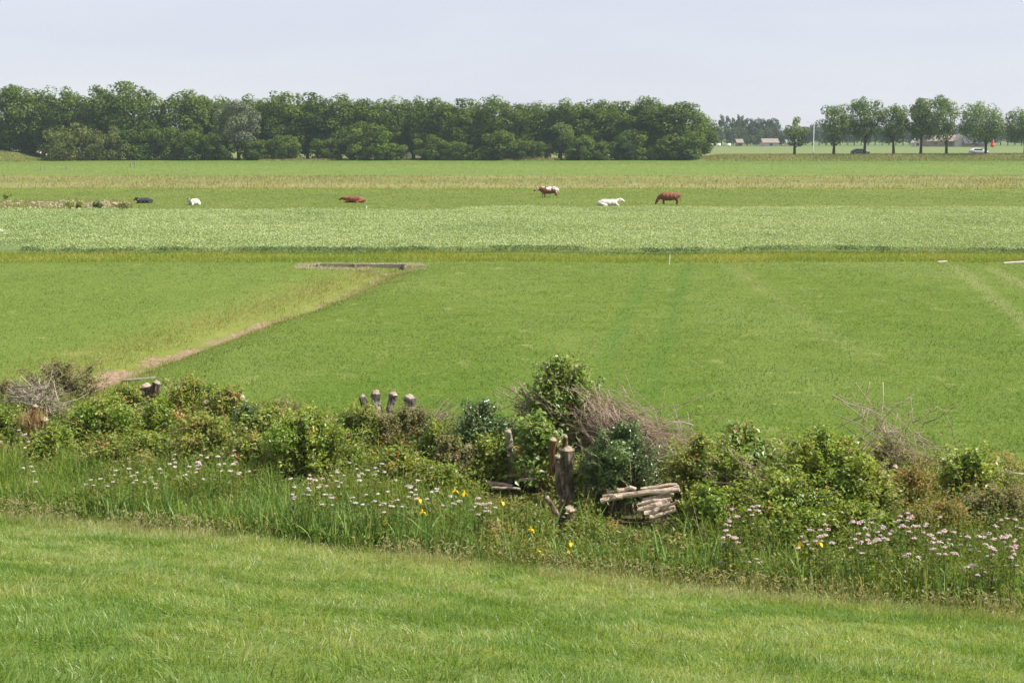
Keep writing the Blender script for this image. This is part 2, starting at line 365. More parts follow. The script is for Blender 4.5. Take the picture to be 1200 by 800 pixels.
        return math_('MULTIPLY', math_('SUBTRACT', 1.0, mrange(math_('ABSOLUTE', v), w, w + soft)), seg)
    for A, B in (((762, 309), (708, 420)), ((806, 309), (757, 480))):
        col = mixc(math_('MULTIPLY', line(gp(*A), gp(*B), 0.12, 0.35), 0.38), col, (0.055, 0.12, 0.015))
    for A, B in (((1118, 312), (1230, 400)), ((1160, 314), (1290, 380)), ((860, 312), (1010, 420))):
        col = mixc(math_('MULTIPLY', line(gp(*A), gp(*B), 0.12, 0.5, 0.9), 0.30 if A[0] > 1000 else 0.12), col, (0.24, 0.235, 0.10))
    # dry banks and bare soil of the field ditch, bending like the terrain does
    t = math_('SUBTRACT', math_('ADD', math_('MULTIPLY', X, float(DN[0])), math_('MULTIPLY', Y, float(DN[1]))), float(DN @ DA))
    bend = math_('MULTIPLY', math_('SINE', math_('MULTIPLY', Y, 0.16)), 0.2)
    bend = math_('MULTIPLY', bend, math_('SUBTRACT', 1.0, mrange(Y, 66, 78)))
    t = math_('ADD', t, bend)
    tn = math_('ADD', t, math_('MULTIPLY', math_('SUBTRACT', noise(0.6, 3), 0.5), 1.4))
    dry = math_('MULTIPLY', mrange(tn, -4.4, -0.8), math_('SUBTRACT', 1.0, mrange(tn, 0.6, 1.9)))
    ends = math_('SUBTRACT', 1.0, mrange(Y, 77.5, 79.5))
    col = mixc(math_('MULTIPLY', math_('MULTIPLY', dry, ends), 0.42), col, (0.19, 0.185, 0.05))
    tb = math_('ADD', t, math_('MULTIPLY', math_('SUBTRACT', noise(1.1, 5), 0.5), 1.7))
    tb = math_('DIVIDE', tb, math_('SUBTRACT', 1.25, math_('MULTIPLY', mrange(Y, 44, 66), 0.75)))
    bed = math_('SUBTRACT', 1.0, mrange(math_('ABSOLUTE', tb), 0.16, 0.50))
    bed = math_('MULTIPLY', bed, math_('MULTIPLY', ends, mrange(noise(0.3, 3), 0.40, 0.52)))
    col = mixc(math_('MULTIPLY', bed, 0.9), col, mixc(mrange(fine, 0.35, 0.65), (0.17, 0.11, 0.07), (0.29, 0.20, 0.14)))
    # the left field is paler
    left = math_('MULTIPLY', math_('SUBTRACT', 1.0, mrange(t, -4, -0.5)), math_('SUBTRACT', 1.0, mrange(Y, 78, 82)))
    col = mixc(math_('MULTIPLY', left, 0.34), col, (0.13, 0.175, 0.038))
    # hedge bank soil and the dike's turf soil
    s = math_('SUBTRACT', math_('ADD', math_('MULTIPLY', X, NX), math_('MULTIPLY', Y, NY)), TOE)
    hb = math_('MULTIPLY', mrange(s, -0.3, 0.4), math_('SUBTRACT', 1.0, mrange(s, 8.5, 10.5)))
    col = mixc(hb, col, mixc(mrange(mid, 0.4, 0.6), (0.045, 0.06, 0.018), (0.085, 0.075, 0.035)))
    dk = math_('SUBTRACT', 1.0, mrange(s, -0.4, 0.2))
    col = mixc(dk, col, mixc(mrange(mid, 0.35, 0.65), (0.075, 0.12, 0.022), (0.12, 0.15, 0.04)))
    p = N('ShaderNodeBsdfPrincipled'); p.inputs['Roughness'].default_value = 0.9; p.inputs['Specular IOR Level'].default_value = 0.1
    L.new(col, p.inputs['Base Color'])
    b = N('ShaderNodeBump'); b.inputs['Strength'].default_value = 0.7; b.inputs['Distance'].default_value = 0.08
    hh = math_('ADD', noise(9.0, 5), math_('MULTIPLY', noise(1.6, 4), 2.0))
    L.new(hh, b.inputs['Height']); L.new(b.outputs[0], p.inputs['Normal'])
    L.new(p.outputs[0], out.inputs[0])
    return m

def graded(parts):
    out = [np.array([parts[0][0]])]
    for a, b, st in parts: out.append(np.linspace(a, b, max(1, int(round((b - a) / st))) + 1)[1:])
    return np.concatenate(out)
ys = graded([(-60, -10, 5), (-10, 48, 0.25), (48, 76, 0.4), (76, 80, 0.2), (80, 140, 1), (140, 340, 4), (340, 385, 0.75), (385, 460, 5), (460, 1000, 30), (1000, 6000, 250)])
hx = np.concatenate([np.arange(0, 24, 0.3), np.arange(24, 40, 1.0), np.arange(40, 160, 4.0), np.geomspace(160, 4500, 22)])
xs = np.concatenate([-hx[:0:-1], hx])
GX, GY = np.meshgrid(xs, ys)
GZ = terrain(GX, GY)
nx_, ny_ = len(xs), len(ys)
ii = (np.arange(ny_ - 1)[:, None] * nx_ + np.arange(nx_ - 1)[None, :]).ravel()
mb = MB(); mb.add(np.stack([GX, GY, GZ], -1).reshape(-1, 3), np.stack([ii, ii + 1, ii + nx_ + 1, ii + nx_], 1))
tag(mb.build('ground', ground_material(), smooth=True), kind='structure')
# the road along the low bank on the right
mb = MB(); rx = np.arange(46, 400, 4.0)
Vr = np.concatenate([np.stack([rx, np.full_like(rx, yy), terrain(rx, np.full_like(rx, yy)) + 0.012], 1) for yy in (365.5, 372.0)])
k = np.arange(len(rx) - 1); mb.add(Vr, np.stack([k, k + 1, k + 1 + len(rx), k + len(rx)], 1))
tag(mb.build('road', M['road']), kind='structure')

# ------------------------------------------------------------------ grass (uncountable)
def scatter(n, y0, y1, half=0.375, margin=0.6, power=1.0):
    """points spread over the view's wedge of ground between depths y0 and y1"""
    u = RNG.uniform(0, 1, n) ** power
    y = np.sqrt(y0 * y0 + u * (y1 * y1 - y0 * y0)) if power == 1.0 else y0 + u * (y1 - y0)
    x = RNG.uniform(-1, 1, n) * (half * y + margin)
    return x, y
# mown dike slope in front
n = 950000
x = RNG.uniform(-14.5, 12.8, n); y = RNG.uniform(6.5, 29, n); s = sdist(x, y)
dist = np.hypot(x, y)
keep = (s < 0.35) & (np.abs(x) < 0.34 * y + 3.6) & (y > 7.2) & (RNG.uniform(0, 1, n) < np.clip((24 / dist) ** 1.0 * 0.8, 0.5, 1))
x, y, s, dist = x[keep], y[keep], s[keep], dist[keep]
pn = fbm(x * 0.55, y * 0.55, 21, 4); pn2 = fbm(x * 2.2, y * 2.2, 31, 2)
edge = sstep(-2.2, 0.1, s)
pn3 = fbm(x * 4.5, y * 4.5, 37, 2)
h = (0.034 + 0.03 * pn + 0.075 * sstep(.35, .75, pn3)) * RNG.uniform(0.5, 1.3, len(x)) + edge * 0.13 * RNG.uniform(0.3, 1.2, len(x))
lush = sstep(0.50, 0.66, pn)
tint = np.clip(0.62 - 0.30 * lush + 0.22 * edge + RNG.normal(0, 0.18, len(x)) + 0.3 * (pn2 - 0.5) + 0.35 * (pn3 - .5), 0, 1)
wind = 6.28 * fbm(x * 1.1, y * 1.1, 25, 3) * 1.6 + RNG.normal(0, 1.2, len(x))
mb = MB(); mb.add(*blades(np.stack([x, y, terrain(x, y) - 0.01], 1), h, 0.0055 + 0.00024 * dist, 0.85, 2, tint, wind))
tag(mb.build('dike_grass', M['dike']), kind='stuff')
# brownish seeding grass along the foot of the dike
n = 6500
u = RNG.uniform(-20, 12, n); s = RNG.normal(-0.55, 0.42, n)
ax_, ay_ = NY, -NX
x = NX * (s + TOE) + ax_ * u; y = NY * (s + TOE) + ay_ * u
k = (np.abs(x) < 0.36 * y + 1) & (fbm(x * 0.7, y * 0.7, 44) > 0.36); x, y = x[k], y[k]
P = np.stack([x, y, terrain(x, y)], 1); h = RNG.uniform(0.2, 0.5, len(x)); tn = RNG.uniform(0, 1, len(x))
mb = MB(); mb.add(*blades(P, h, 0.006, 0.35, 2, tn * 0.8))
hp = P + np.stack([RNG.normal(0, 0.06, len(x)), RNG.normal(0, 0.06, len(x)), h * 0.85], 1)
V, Fc = leaves(hp, nrm(np.stack([RNG.normal(0, 1, len(x)), RNG.normal(0, 1, len(x)), np.full(len(x), .2)], 1)), RNG.uniform(0.04, 0.09, len(x)), 0.25)
mb.add(V, Fc, np.repeat(0.5 + tn * 0.5, 4))
tag(mb.build('seeding_grass', M['seed']), kind='stuff')
# mown field between the hedge and the crop
n = 230000
x, y = scatter(n, 33, 84, 0.37, 1.0, 1.25); s = sdist(x, y); t = ditch_t(x, y)
k = (s > 9.0) & ~((np.abs(t) < 0.5) & (y < 79)); x, y, t, s = x[k], y[k], t[k], s[k]
pn = fbm(x * 0.3, y * 0.16, 51, 4); pn2 = fbm(x * 1.6, y * 0.9, 57, 2)
ditchy = np.exp(-((t + 1.0) / 2.2) ** 2) * (y < 79); nearh = sstep(13, 9.5, s)
h = (0.04 + 0.05 * pn2) * RNG.uniform(0.6, 1.3, len(x)) + ditchy * RNG.uniform(0, 0.10, len(x)) + nearh * RNG.uniform(0, 0.2, len(x))
leftf = sstep(-0.5, -3, t)
tint = np.clip(0.42 - 0.16 * sstep(62, 38, y) + 0.5 * (pn - 0.5) - 0.5 * (pn2 - 0.5) + 0.12 * leftf + 0.4 * ditchy + RNG.normal(0, 0.16, len(x)), 0, 1)
mb = MB(); mb.add(*blades(np.stack([x, y, terrain(x, y) - 0.005], 1), h, 0.009 + 0.00022 * y, 0.7, 1, tint))
tag(mb.build('field_grass', M['field']), kind='stuff')
# longer yellowish grass on the strip in front of the crop
y0, y1 = gp(600, 306)[1], gp(600, 295.5)[1]
x, y = scatter(42000, y0 - 0.8, y1, 0.37, 1.5)
h = RNG.uniform(0.08, 0.26, len(x)) * (0.5 + fbm(x * 0.4, y * 0.4, 61)); tint = np.clip(fbm(x * 0.25, y * 0.6, 63) + RNG.normal(0, .2, len(x)), 0, 1)
mb = MB(); mb.add(*blades(np.stack([x, y, terrain(x, y)], 1), h, 0.03, 0.5, 1, tint))
tag(mb.build('verge_grass', M['edge']), kind='stuff')
# dry seeding strip across the pasture
ya, yb = gp(600, 222)[1], gp(600, 206)[1]
x, y = scatter(30000, ya, yb, 0.37, 3)
k = RNG.uniform(0, 1, len(x)) < 0.2 + 1.1 * fbm(x * 0.03, y * 0.09, 71); x, y = x[k], y[k]
tint = np.clip(0.2 + 0.75 * fbm(x * 0.04, y * 0.12, 73) + RNG.normal(0, .18, len(x)), 0, 1)
mb = MB(); mb.add(*blades(np.stack([x, y, terrain(x, y)], 1), RNG.uniform(0.15, 0.5, len(x)), 0.09, 0.5, 1, tint))
tag(mb.build('dry_grass', M['dry']), kind='stuff')
# grazed pasture where the cows are, and the ground before the trees
x, y = scatter(110000, gp(600, 247)[1], ya + 4, 0.37, 3); x2, y2 = scatter(70000, yb - 5, 350, 0.37, 3)
x = np.concatenate([x, x2]); y = np.concatenate([y, y2])
mb = MB(); mb.add(*blades(np.stack([x, y, terrain(x, y)], 1), RNG.uniform(0.04, 0.13, len(x)), 0.0003 * y, 0.8, 1, np.clip(0.15 + 0.6 * fbm(x * 0.05, y * 0.05, 75) + RNG.normal(0, .15, len(x)), 0, 1)))
tag(mb.build('pasture_grass', M['field']), kind='stuff')
# rough grass on the low bank under the roadside trees, with the tan bank at far left
x = np.concatenate([RNG.uniform(44, 150, 26000), RNG.uniform(-150, -106, 9000)])
y = np.concatenate([RNG.uniform(348, 365, 26000), RNG.uniform(342, 358, 9000)])
mb = MB(); mb.add(*blades(np.stack([x, y, terrain(x, y)], 1), RNG.uniform(0.2, 0.6, len(x)), 0.16, 0.5, 1, np.clip(0.9 * fbm(x * 0.08, y * 0.3, 77) + RNG.normal(0, .2, len(x)), 0, 1)))
tag(mb.build('bank_grass', M['dry']), kind='stuff')
# pale reeds at the foot of the tree line
x = np.concatenate([RNG.uniform(at_y(300, 0, 352)[0], at_y(392, 0, 352)[0], 3500), RNG.uniform(at_y(590, 0, 352)[0], at_y(650, 0, 352)[0], 1200)])
y = RNG.uniform(350, 354, len(x))
mb = MB(); mb.add(*blades(np.stack([x, y, terrain(x, y)], 1), RNG.uniform(0.25, 0.9, len(x)) * fbm(x * .15, y * .15, 78) * 1.5, 0.12, 0.3, 1, RNG.uniform(0.3, 1, len(x))))
tag(mb.build('reed_fringe', M['dry']), kind='stuff')

# the crop: low pale plants in a wide strip
c0, c1 = gp(600, 296.5)[1], gp(600, 250.5)[1]
c2 = gp(600, 247.3)[1]; x, y = scatter(70000, c0, c2, 0.37, 2.5); kk = (y < c1 - .8 + 1.6 * fbm(x * .15, x * 0, 88)) | (x > -5.5 + 2 * fbm(y * .3, y * 0, 86)); x, y = x[kk], y[kk]
fr = RNG.uniform(0, 1, 1800); x = np.concatenate([x, RNG.uniform(-36, 36, 1800)]); y = np.concatenate([y, c0 - 0.6 + 0.9 * fr + 0.9 * fbm(x[-1800:] * .3, fr * 0, 81)])
k = ~((y < c0 + 9) & (x < -29 + 1.4 * (fbm(x * .5, y * .5, 83) * 8 - 4) + 0.0 * y) & (y < c0 + 6)); x, y = x[k], y[k]
n = len(x); per = 7
bare = fbm(x * 0.12, y * 0.12, 85)
H = 0.42 * (0.75 + 0.5 * fbm(x * 0.25, y * 0.25, 87)) * (0.9 + 0.1 * sstep(c0 - 0.5, c0 + 2.5, y) + 0.35 * (fbm(x * 0.8, y * 0.8, 89) - .5))
P = np.repeat(np.stack([x, y, terrain(x, y)], 1), per, 0) + np.concatenate([RNG.normal(0, 0.14, (n * per, 2)), np.zeros((n * per, 1))], 1)
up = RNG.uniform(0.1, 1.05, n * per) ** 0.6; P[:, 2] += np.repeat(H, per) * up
Nn = nrm(np.stack([RNG.normal(0, .8, n * per), RNG.normal(0, .8, n * per), np.full(n * per, 0.9)], 1))
V, Fc = leaves(P, Nn, RNG.uniform(0.06, 0.125, n * per), 0.65)
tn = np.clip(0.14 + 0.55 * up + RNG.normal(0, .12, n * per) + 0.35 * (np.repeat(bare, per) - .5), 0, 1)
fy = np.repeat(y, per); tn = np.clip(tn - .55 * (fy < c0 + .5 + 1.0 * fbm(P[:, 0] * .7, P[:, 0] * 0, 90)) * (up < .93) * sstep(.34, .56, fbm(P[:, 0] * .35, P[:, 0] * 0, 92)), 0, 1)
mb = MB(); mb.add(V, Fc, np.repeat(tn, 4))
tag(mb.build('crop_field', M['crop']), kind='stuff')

# ------------------------------------------------------------------ trees
def crown_cloud(mb, lobes, rad, n, size, squash=1.0, inner=0.5, tintbase=0.5, aspect=0.75, up=0.45):
    lobes = np.asarray(lobes, float); rad = np.asarray(rad, float)
    p = rad ** 2 / np.sum(rad ** 2); li = RNG.choice(len(lobes), n, p=p)
    d = rdir(n); r = rad[li] * (inner + (1 - inner) * RNG.uniform(0, 1, n) ** 0.5)
    off = d * r[:, None]; off[:, 2] *= squash
    P = lobes[li] + off
    Nn = nrm(d * 0.8 + np.array([0, 0, up]) + RNG.normal(0, 0.45, (n, 3)))
    V, Fc = leaves(P, Nn, RNG.uniform(0.6, 1.35, n) * size, aspect)
    lt = RNG.normal(0, 0.2, len(lobes))
    mb.add(V, Fc, np.repeat(np.clip(tintbase + lt[li] + RNG.normal(0, 0.16, n), 0, 1), 4))
def tree_meshes(kind, H, W, trunkh, nl, n, size, mat, tr=0.28, lr=(0.1, 0.19), skirt=0.0, columnar=False):
    """a tapered trunk with limbs and a crown of many leaf clumps; returns (trunk mesh, crown mesh)"""
    lob, rad = [], []
    ch = H - trunkh; cz = trunkh + ch * 0.5
    for _ in range(nl):
        d = rdir(1)[0]; q = RNG.uniform(0.62, 0.88) if _ % 4 else RNG.uniform(.2, .6)
        z = d[2] * q
        prof = 1.0 if columnar else (1.0 + 0.10 * max(0, z) - 0.12 * max(0, -z))
        lob.append([d[0] * q * W * 0.5 * prof, d[1] * q * W * 0.5 * prof, cz + np.sign(z) * abs(z) ** .85 * ch * 0.5 * .94]); rad.append(W * RNG.uniform(*lr))
    lob = np.array(lob); rad = np.array(rad)
    cm = MB(); crown_cloud(cm, lob, rad, n, size, inner=0.62)
    tm = MB(); lean = RNG.normal(0, 0.02 * H, 2)
    zs = np.linspace(-0.3, trunkh + ch * 0.55, 7); q = zs / zs[-1]
    add_tube(tm, np.stack([lean[0] * q ** 2, lean[1] * q ** 2, zs], 1), tr * (1.25 - 0.95 * np.clip(q, 0, 1)) , 7, wob=0.08)
    for i in RNG.choice(nl, min(nl, 9), replace=False):
        z0 = RNG.uniform(trunkh * 0.75, trunkh + ch * 0.3); e = lob[i]
        f = min(1, z0 / zs[-1]); a = np.array([lean[0] * f * f, lean[1] * f * f, z0])
        if e[2] < z0: continue
        m_ = (a + e) / 2 + np.array([0, 0, -0.1 * W]) * 0.5 + RNG.normal(0, 0.04 * W, 3)
        add_tube(tm, [a, m_, e], np.array([0.45, 0.3, 0.1]) * tr, 5)
    return tm.mesh(kind + '_trunk', M['trunk'], True), cm.mesh(kind + '_crown', mat)
def plant_tree(name, meshes, loc, sc, label, cat='tree', group=None, rz=None):
    t = thing(name, label, cat, loc, RNG.uniform(0, 6.28) if rz is None else rz, group, sc)
    link('trunk', meshes[0], t); link('crown', meshes[1], t)
    return t
VH, VW = 15.0, 9.0
big = [tree_meshes('broad_tree', VH, VW, 0.1, 110, 10500, 0.40, M['tree'], 0.3, (0.10, 0.165)) for _ in range(6)]
low = [tree_meshes('low_tree', 8.0, 8.0, -1.2, 70, 5600, 0.40, M['tree'], 0.16, (0.085, 0.145)) for _ in range(3)]
lowol = [tree_meshes('olive_shrub', 6.5, 9.0, -1.2, 64, 5600, 0.34, M['olive'], 0.16, (0.085, 0.145)) for _ in range(2)]
willow = tree_meshes('willow', 14.0, 9.0, 1.0, 76, 6000, 0.36, M['willow'], 0.3, (0.085, 0.145))

def put(name, meshes, px, top, wpx, Y, dims, label, cat='tree', group=None, mat=None):
    p = at_y(px, top, Y); z0 = tz(p[0], Y); h = p[2] - z0; w = wpx * Y / F
    sx = w / dims[1] * 1.12; sz = h / dims[0]
    return plant_tree(name, meshes, (p[0], Y, z0), (sx, sx, sz), label, cat, group)
G1 = 'broad trees standing in the long tree line'
common = 'dark green broad tree of even height in the long tree line'
row = [(5, 93, 44, 366, 'broad tree cut off by the left edge at the start of the tree line'), (48, 99, 38, 368, None), (76, 99, 38, 366, None), (118, 94, 40, 364, 'tall broad tree just left of the tallest tree in the line'),
       (157, 87, 50, 362, 'tallest tree of the tree line, with a rounded dark green crown'), (213, 103, 46, 364, 'first broad tree right of the notch beside the tallest tree'), (243, 106, 36, 368, None), (262, 110, 32, 372, None),
       (301, 108, 36, 366, 'broad tree directly right of the silvery willow in the tree line'), (331, 102, 42, 364, None), (359, 101, 40, 364, None), (394, 108, 40, 364, None), (425, 110, 36, 365, None),
       (455, 111, 38, 364, None), (484, 110, 38, 364, None), (511, 110, 40, 364, None), (541, 109, 42, 364, None), (576, 110, 40, 363, None), (609, 116, 36, 365, None), (640, 117, 36, 366, None),
       (672, 113, 40, 364, None), (702, 112, 38, 364, None), (732, 112, 40, 364, None), (763, 111, 44, 363, None), (794, 114, 50, 362, 'broad rounded tree that ends the tree line on its right'), (822, 133, 30, 378, 'lower tree peeping out behind the right end of the tree line')]
for i, (px, top, w, Y, lab) in enumerate(row):
    put('broad_tree', big[i % 6], px, top, w * 1.30, Y, (VH, VW), lab or common, group=None if lab else G1)
G2 = 'trees of the hidden second rank of the tree line'
for i, px in enumerate([28, 62, 98, 138, 180, 228, 285, 318, 345, 378, 410, 440, 470, 498, 526, 558, 592, 624, 656, 688, 717, 748, 778]):
    put('broad_tree', big[(i * 5 + 2) % 6], px, 122 + 6 * math.sin(i * 2.1), 40, 378 + 3 * math.sin(i * 3.7), (VH, VW), 'dark broad tree half hidden behind the front trees of the tree line', group=G2)
put('willow_tree', willow, 278, 113, 50, 357, (14.0, 9.0), 'silvery grey-green willow standing out from the dark tree line')
for px, top, w, Y, ol, lab in [(80, 143, 62, 352, 1, 'low round olive-green bush, left one of the pair before the tree line'), (124, 147, 48, 353, 1, 'low round olive-green bush, right one of the pair before the tree line'),
                               (165, 143, 50, 356, 0, 'leafy dark bush below the tallest tree of the line'), (200, 146, 44, 356, 0, 'leafy dark bush just right of the bush below the tallest tree'),
                               (228, 150, 44, 354, 0, 'dark bush between the tallest tree and the silvery willow'), (30, 150, 44, 370, 0, 'dark bush behind the tan bank at the far left'), (-5, 140, 40, 368, 0, 'dark bush behind the tan bank cut off by the left edge')]:
    put('bush', (lowol if ol else low)[int(px) % (2 if ol else 3)], px, top, w, Y, (6.5, 9.0) if ol else (8.0, 8.0), lab, 'bush')
G3 = 'bushes filling the foot of the tree line'
for px, top, w in [(255, 152, 30), (300, 162, 34), (332, 156, 30), (384, 160, 34), (427, 143, 44), (458, 166, 30), (505, 158, 34), (537, 164, 34), (582, 150, 40), (612, 162, 30), (632, 164, 22), (678, 156, 32), (702, 164, 30), (745, 152, 44), (775, 166, 30), (800, 152, 44)]:
    put('bush', low[int(px) % 3], px, top, w * 1.25, 356 + RNG.uniform(-2, 2), (8.0, 8.0), 'dark leafy bush at the foot of the long tree line', 'bush', G3)
slim = tree_meshes('slender_tree', 9.0, 5.5, 3.0, 20, 1500, 0.38, M['treelight'], 0.2, (0.12, 0.2))
put('slender_tree', slim, 658, 142, 26, 355, (9.0, 5.5), 'small tree with a bare trunk before the gap in the tree line')
# fuller foliage variants of the roadside row
def roadside(px, top, base, w, trunkx, dens, lab, mat='treelight'):
    Y = 361.5; b = at_y(trunkx, base, Y); z0 = tz(b[0], Y); h = at_y(px, top, Y)[2] - z0; wm = w * Y / F
    ms = tree_meshes('roadside_tree', h, wm * 1.08, h * 0.20, int(70 * dens), int(5600 * dens), 0.40, M[mat], 0.30, (0.09, 0.16))
    t = plant_tree('roadside_tree', ms, (b[0], Y, z0), (1, 1, 1), lab, 'tree', 'trees along the road', 0.0)
    t.children[1].location.x = (px - trunkx) * Y / F
for a in [(931, 136, 182, 28, 934, 0.28, 'small sparse pale tree, first of the roadside row'), (977, 119, 183, 40, 980, 0.8, 'roadside tree with ragged gappy crown right of the lamp mast'),
          (1013, 111, 182, 40, 1013, 1.15, 'full roadside tree standing before the dark car'), (1047, 120, 181, 36, 1046, 1.0, 'roadside tree just right of the dark car'),
          (1079, 113, 181, 36, 1079, 1.0, 'roadside tree with thin trunk, left of a touching pair'), (1109, 111, 180, 46, 1098, 1.15, 'broad roadside tree with forked trunk, right of a touching pair'),
          (1155, 118, 180, 54, 1150, 1.2, 'wide roadside tree standing before the white car'), (1201, 125, 179, 44, 1199, 1.1, 'roadside tree cut off by the right edge')]:
    roadside(*a)
# far wood beyond the road
pop = [tree_meshes('poplar', 14.0, 4.5, 1.0, 30, 1500, 0.6, M['fartree'], 0.25, (0.16, 0.26), columnar=True) for _ in range(2)]
rnd = [tree_meshes('far_tree', 11.0, 9.0, 1.2, 26, 1500, 0.7, M['fartree'], 0.25, (0.14, 0.24)) for _ in range(3)]
for px, top, w, Y, lab in [(846, 133, 8, 690, 'leftmost dark poplar above the far wood'), (853, 134, 7, 694, 'second dark poplar from the left above the far wood'), (866, 133, 7, 690, 'third dark poplar of the far wood, left of a close pair'), (870, 134, 6, 695, 'fourth dark poplar of the far wood, right of a close pair')]:
    put('poplar', pop[px % 2], px, top, w, Y, (14, 4.5), lab)
for i, px in enumerate(range(860, 914, 5)):
    put('poplar', pop[i % 2], px, 137 + (i % 3) * 0.8, 9, 712, (14, 4.5), 'hazy pale poplar in the close-set row of the far wood', group='row of hazy poplars in the far wood')
for i, (px, top, w) in enumerate([(832, 150, 20), (842, 148, 16), (855, 150, 18), (866, 146, 16), (876, 158, 16), (887, 158, 15), (896, 150, 18), (907, 146, 20), (916, 157, 16), (926, 148, 20)]):
    put('far_tree', rnd[i % 3], px, top, w, 668 + (i % 4) * 5, (11, 9), 'round hazy tree in the far wood below the poplars', group='round trees of the far wood')
for i in range(36):
    px = 936 + i * 8.2
    put('far_tree', rnd[(i * 2) % 3], px, 146 + 4 * math.sin(i * 1.7) + 2 * math.sin(i * 4.1), 17, 690 + 16 * math.sin(i * 2.9), (11, 9), 'hazy tree of the far belt seen behind the roadside row', group='far belt of trees behind the roadside row')

# ------------------------------------------------------------------ farm buildings, mast, banner, cars
def house(name, lab, px0, px1, eave, ridge, Y, wall, roof, gable=None, depth=9.0):
    a = at_y(px0, 171, Y); b = at_y(px1, 171, Y); cx = (a[0] + b[0]) / 2; w = b[0] - a[0]; z0 = 0.0
    he = at_y(px0, eave, Y)[2] - z0; hr = at_y(px0, ridge, Y)[2] - z0
    t = thing(name, lab, 'house', (cx, Y, z0))
    m = MB(); d = depth
    if gable:   # gable faces the viewer
        V = [[-w/2, -d/2, 0], [w/2, -d/2, 0], [w/2, -d/2, he], [0, -d/2, hr], [-w/2, -d/2, he], [-w/2, d/2, 0], [w/2, d/2, 0], [w/2, d/2, he], [0, d/2, hr], [-w/2, d/2, he]]
        m.add(V, [[0, 1, 2, 4], [5, 9, 7, 6], [1, 6, 7, 2], [0, 4, 9, 5]]); m.F.append(np.array([[4, 2, 3], [9, 8, 7]])); m.M.append(np.zeros(2, np.int32))
        m.build('wall', M[wall], t)
        r = MB(); o = 0.5
        for sgn in (-1, 1):
            e = np.array([[sgn * (w/2 + o), -d/2 - o, he - 0.3], [0, -d/2 - o, hr + 0.15], [0, d/2 + o, hr + 0.15], [sgn * (w/2 + o), d/2 + o, he - 0.3]])
            V = np.concatenate([e, e + [0, 0, 0.25]]); r.add(V, [[0, 1, 2, 3], [4, 7, 6, 5], [0, 4, 5, 1], [2, 6, 7, 3], [0, 3, 7, 4], [1, 5, 6, 2]])
        r.build('roof', M[roof], t)
    else:
        V = [[-w/2, -d/2, 0], [w/2, -d/2, 0], [w/2, -d/2, he], [-w/2, -d/2, he], [-w/2, d/2, 0], [w/2, d/2, 0], [w/2, d/2, he], [-w/2, d/2, he], [-w/2, 0, hr], [w/2, 0, hr]]
        m.add(V, [[0, 1, 2, 3], [4, 7, 6, 5], [0, 3, 7, 4], [1, 5, 6, 2]]); m.F.append(np.array([[3, 8, 7], [2, 6, 9]])); m.M.append(np.zeros(2, np.int32))
        m.build('wall', M[wall], t)
        r = MB(); o = 0.5
        for sgn in (-1, 1):
            e = np.array([[-w/2 - o, sgn * (d/2 + o), he - 0.3], [w/2 + o, sgn * (d/2 + o), he - 0.3], [w/2 + o, 0, hr + 0.15], [-w/2 - o, 0, hr + 0.15]])
            V = np.concatenate([e, e + [0, 0, 0.25]]); r.add(V, [[0, 1, 2, 3], [4, 7, 6, 5], [0, 4, 5, 1], [2, 6, 7, 3], [0, 3, 7, 4], [1, 5, 6, 2]])
        r.build('roof', M[roof], t)
    for k in range(max(1, int(w / 6))):
        wx = -w / 2 + (k + 0.5) * w / max(1, int(w / 6))
        m = MB(); m.add(*box_arr((wx, -d / 2 - 0.02, min(he * 0.55, 1.5)), (1.2, 0.1, 1.1))); m.build('window', M['darkopening'], t)
    return t
house('farmhouse', 'low brown farmhouse with tan roof behind the roadside trees', 1084, 1119, 165, 159.5, 640, 'brick', 'rooftan')
house('barn', 'barn with pale tan gable left of the dark barn behind the trees', 1117, 1134, 165, 158, 636, 'plaster', 'rooftan', True)
house('barn', 'dark low barn behind the wide roadside tree', 1128, 1152, 168, 162, 632, 'brick', 'roofdark')
house('shed', 'small cream shed left of the farmhouse behind the roadside trees', 1070, 1077, 167, 163.5, 634, 'plaster', 'plaster', True, 5)
house('farm_building', 'long low pinkish farm building before the far wood', 893, 910, 167, 163.5, 655, 'plaster', 'rooftan')
house('shed', 'tiny pinkish shed half hidden between the far wood bushes', 863, 869, 167, 164, 660, 'brick', 'rooftan', None, 6)
house('shed', 'low pale shed behind the first small roadside tree', 921, 932, 167, 165, 655, 'plaster', 'boardgrey', None, 6)
house('house', 'house with pale gable glimpsed through the trees at far left', 10, 26, 158, 149, 392, 'plaster', 'roofdark', True)
house('house', 'house with white gable glimpsed right of the other gable at far left', 36, 50, 152, 145, 396, 'plaster', 'roofdark', True)
house('house', 'red roofed house glimpsed through the middle of the tree line', 470, 500, 163, 155, 396, 'plaster', 'roofred')
for px, lab in ((826.5, 'leftmost of the small white bales at the far field edge'), (834.3, 'middle one of the small white bales at the far field edge'), (845.5, 'rightmost of the small white bales, below the far poplars')):
    p = gp(px, 171.2); m = MB(); a = np.linspace(0, 2 * np.pi, 14, endpoint=False)
    add_tube(m, [[-0.62, 0, 0.66], [-0.58, 0, 0.66], [0.58, 0, 0.66], [0.62, 0, 0.66]], [0.58, 0.66, 0.66, 0.58], 14)
    o = m.build('hay_bale', M['white'], smooth=True); o.location = (p[0], 640, 0); o.rotation_euler = (0, 0, 0.4); tag(o, lab, 'bale', 'white wrapped bales at the far field edge')
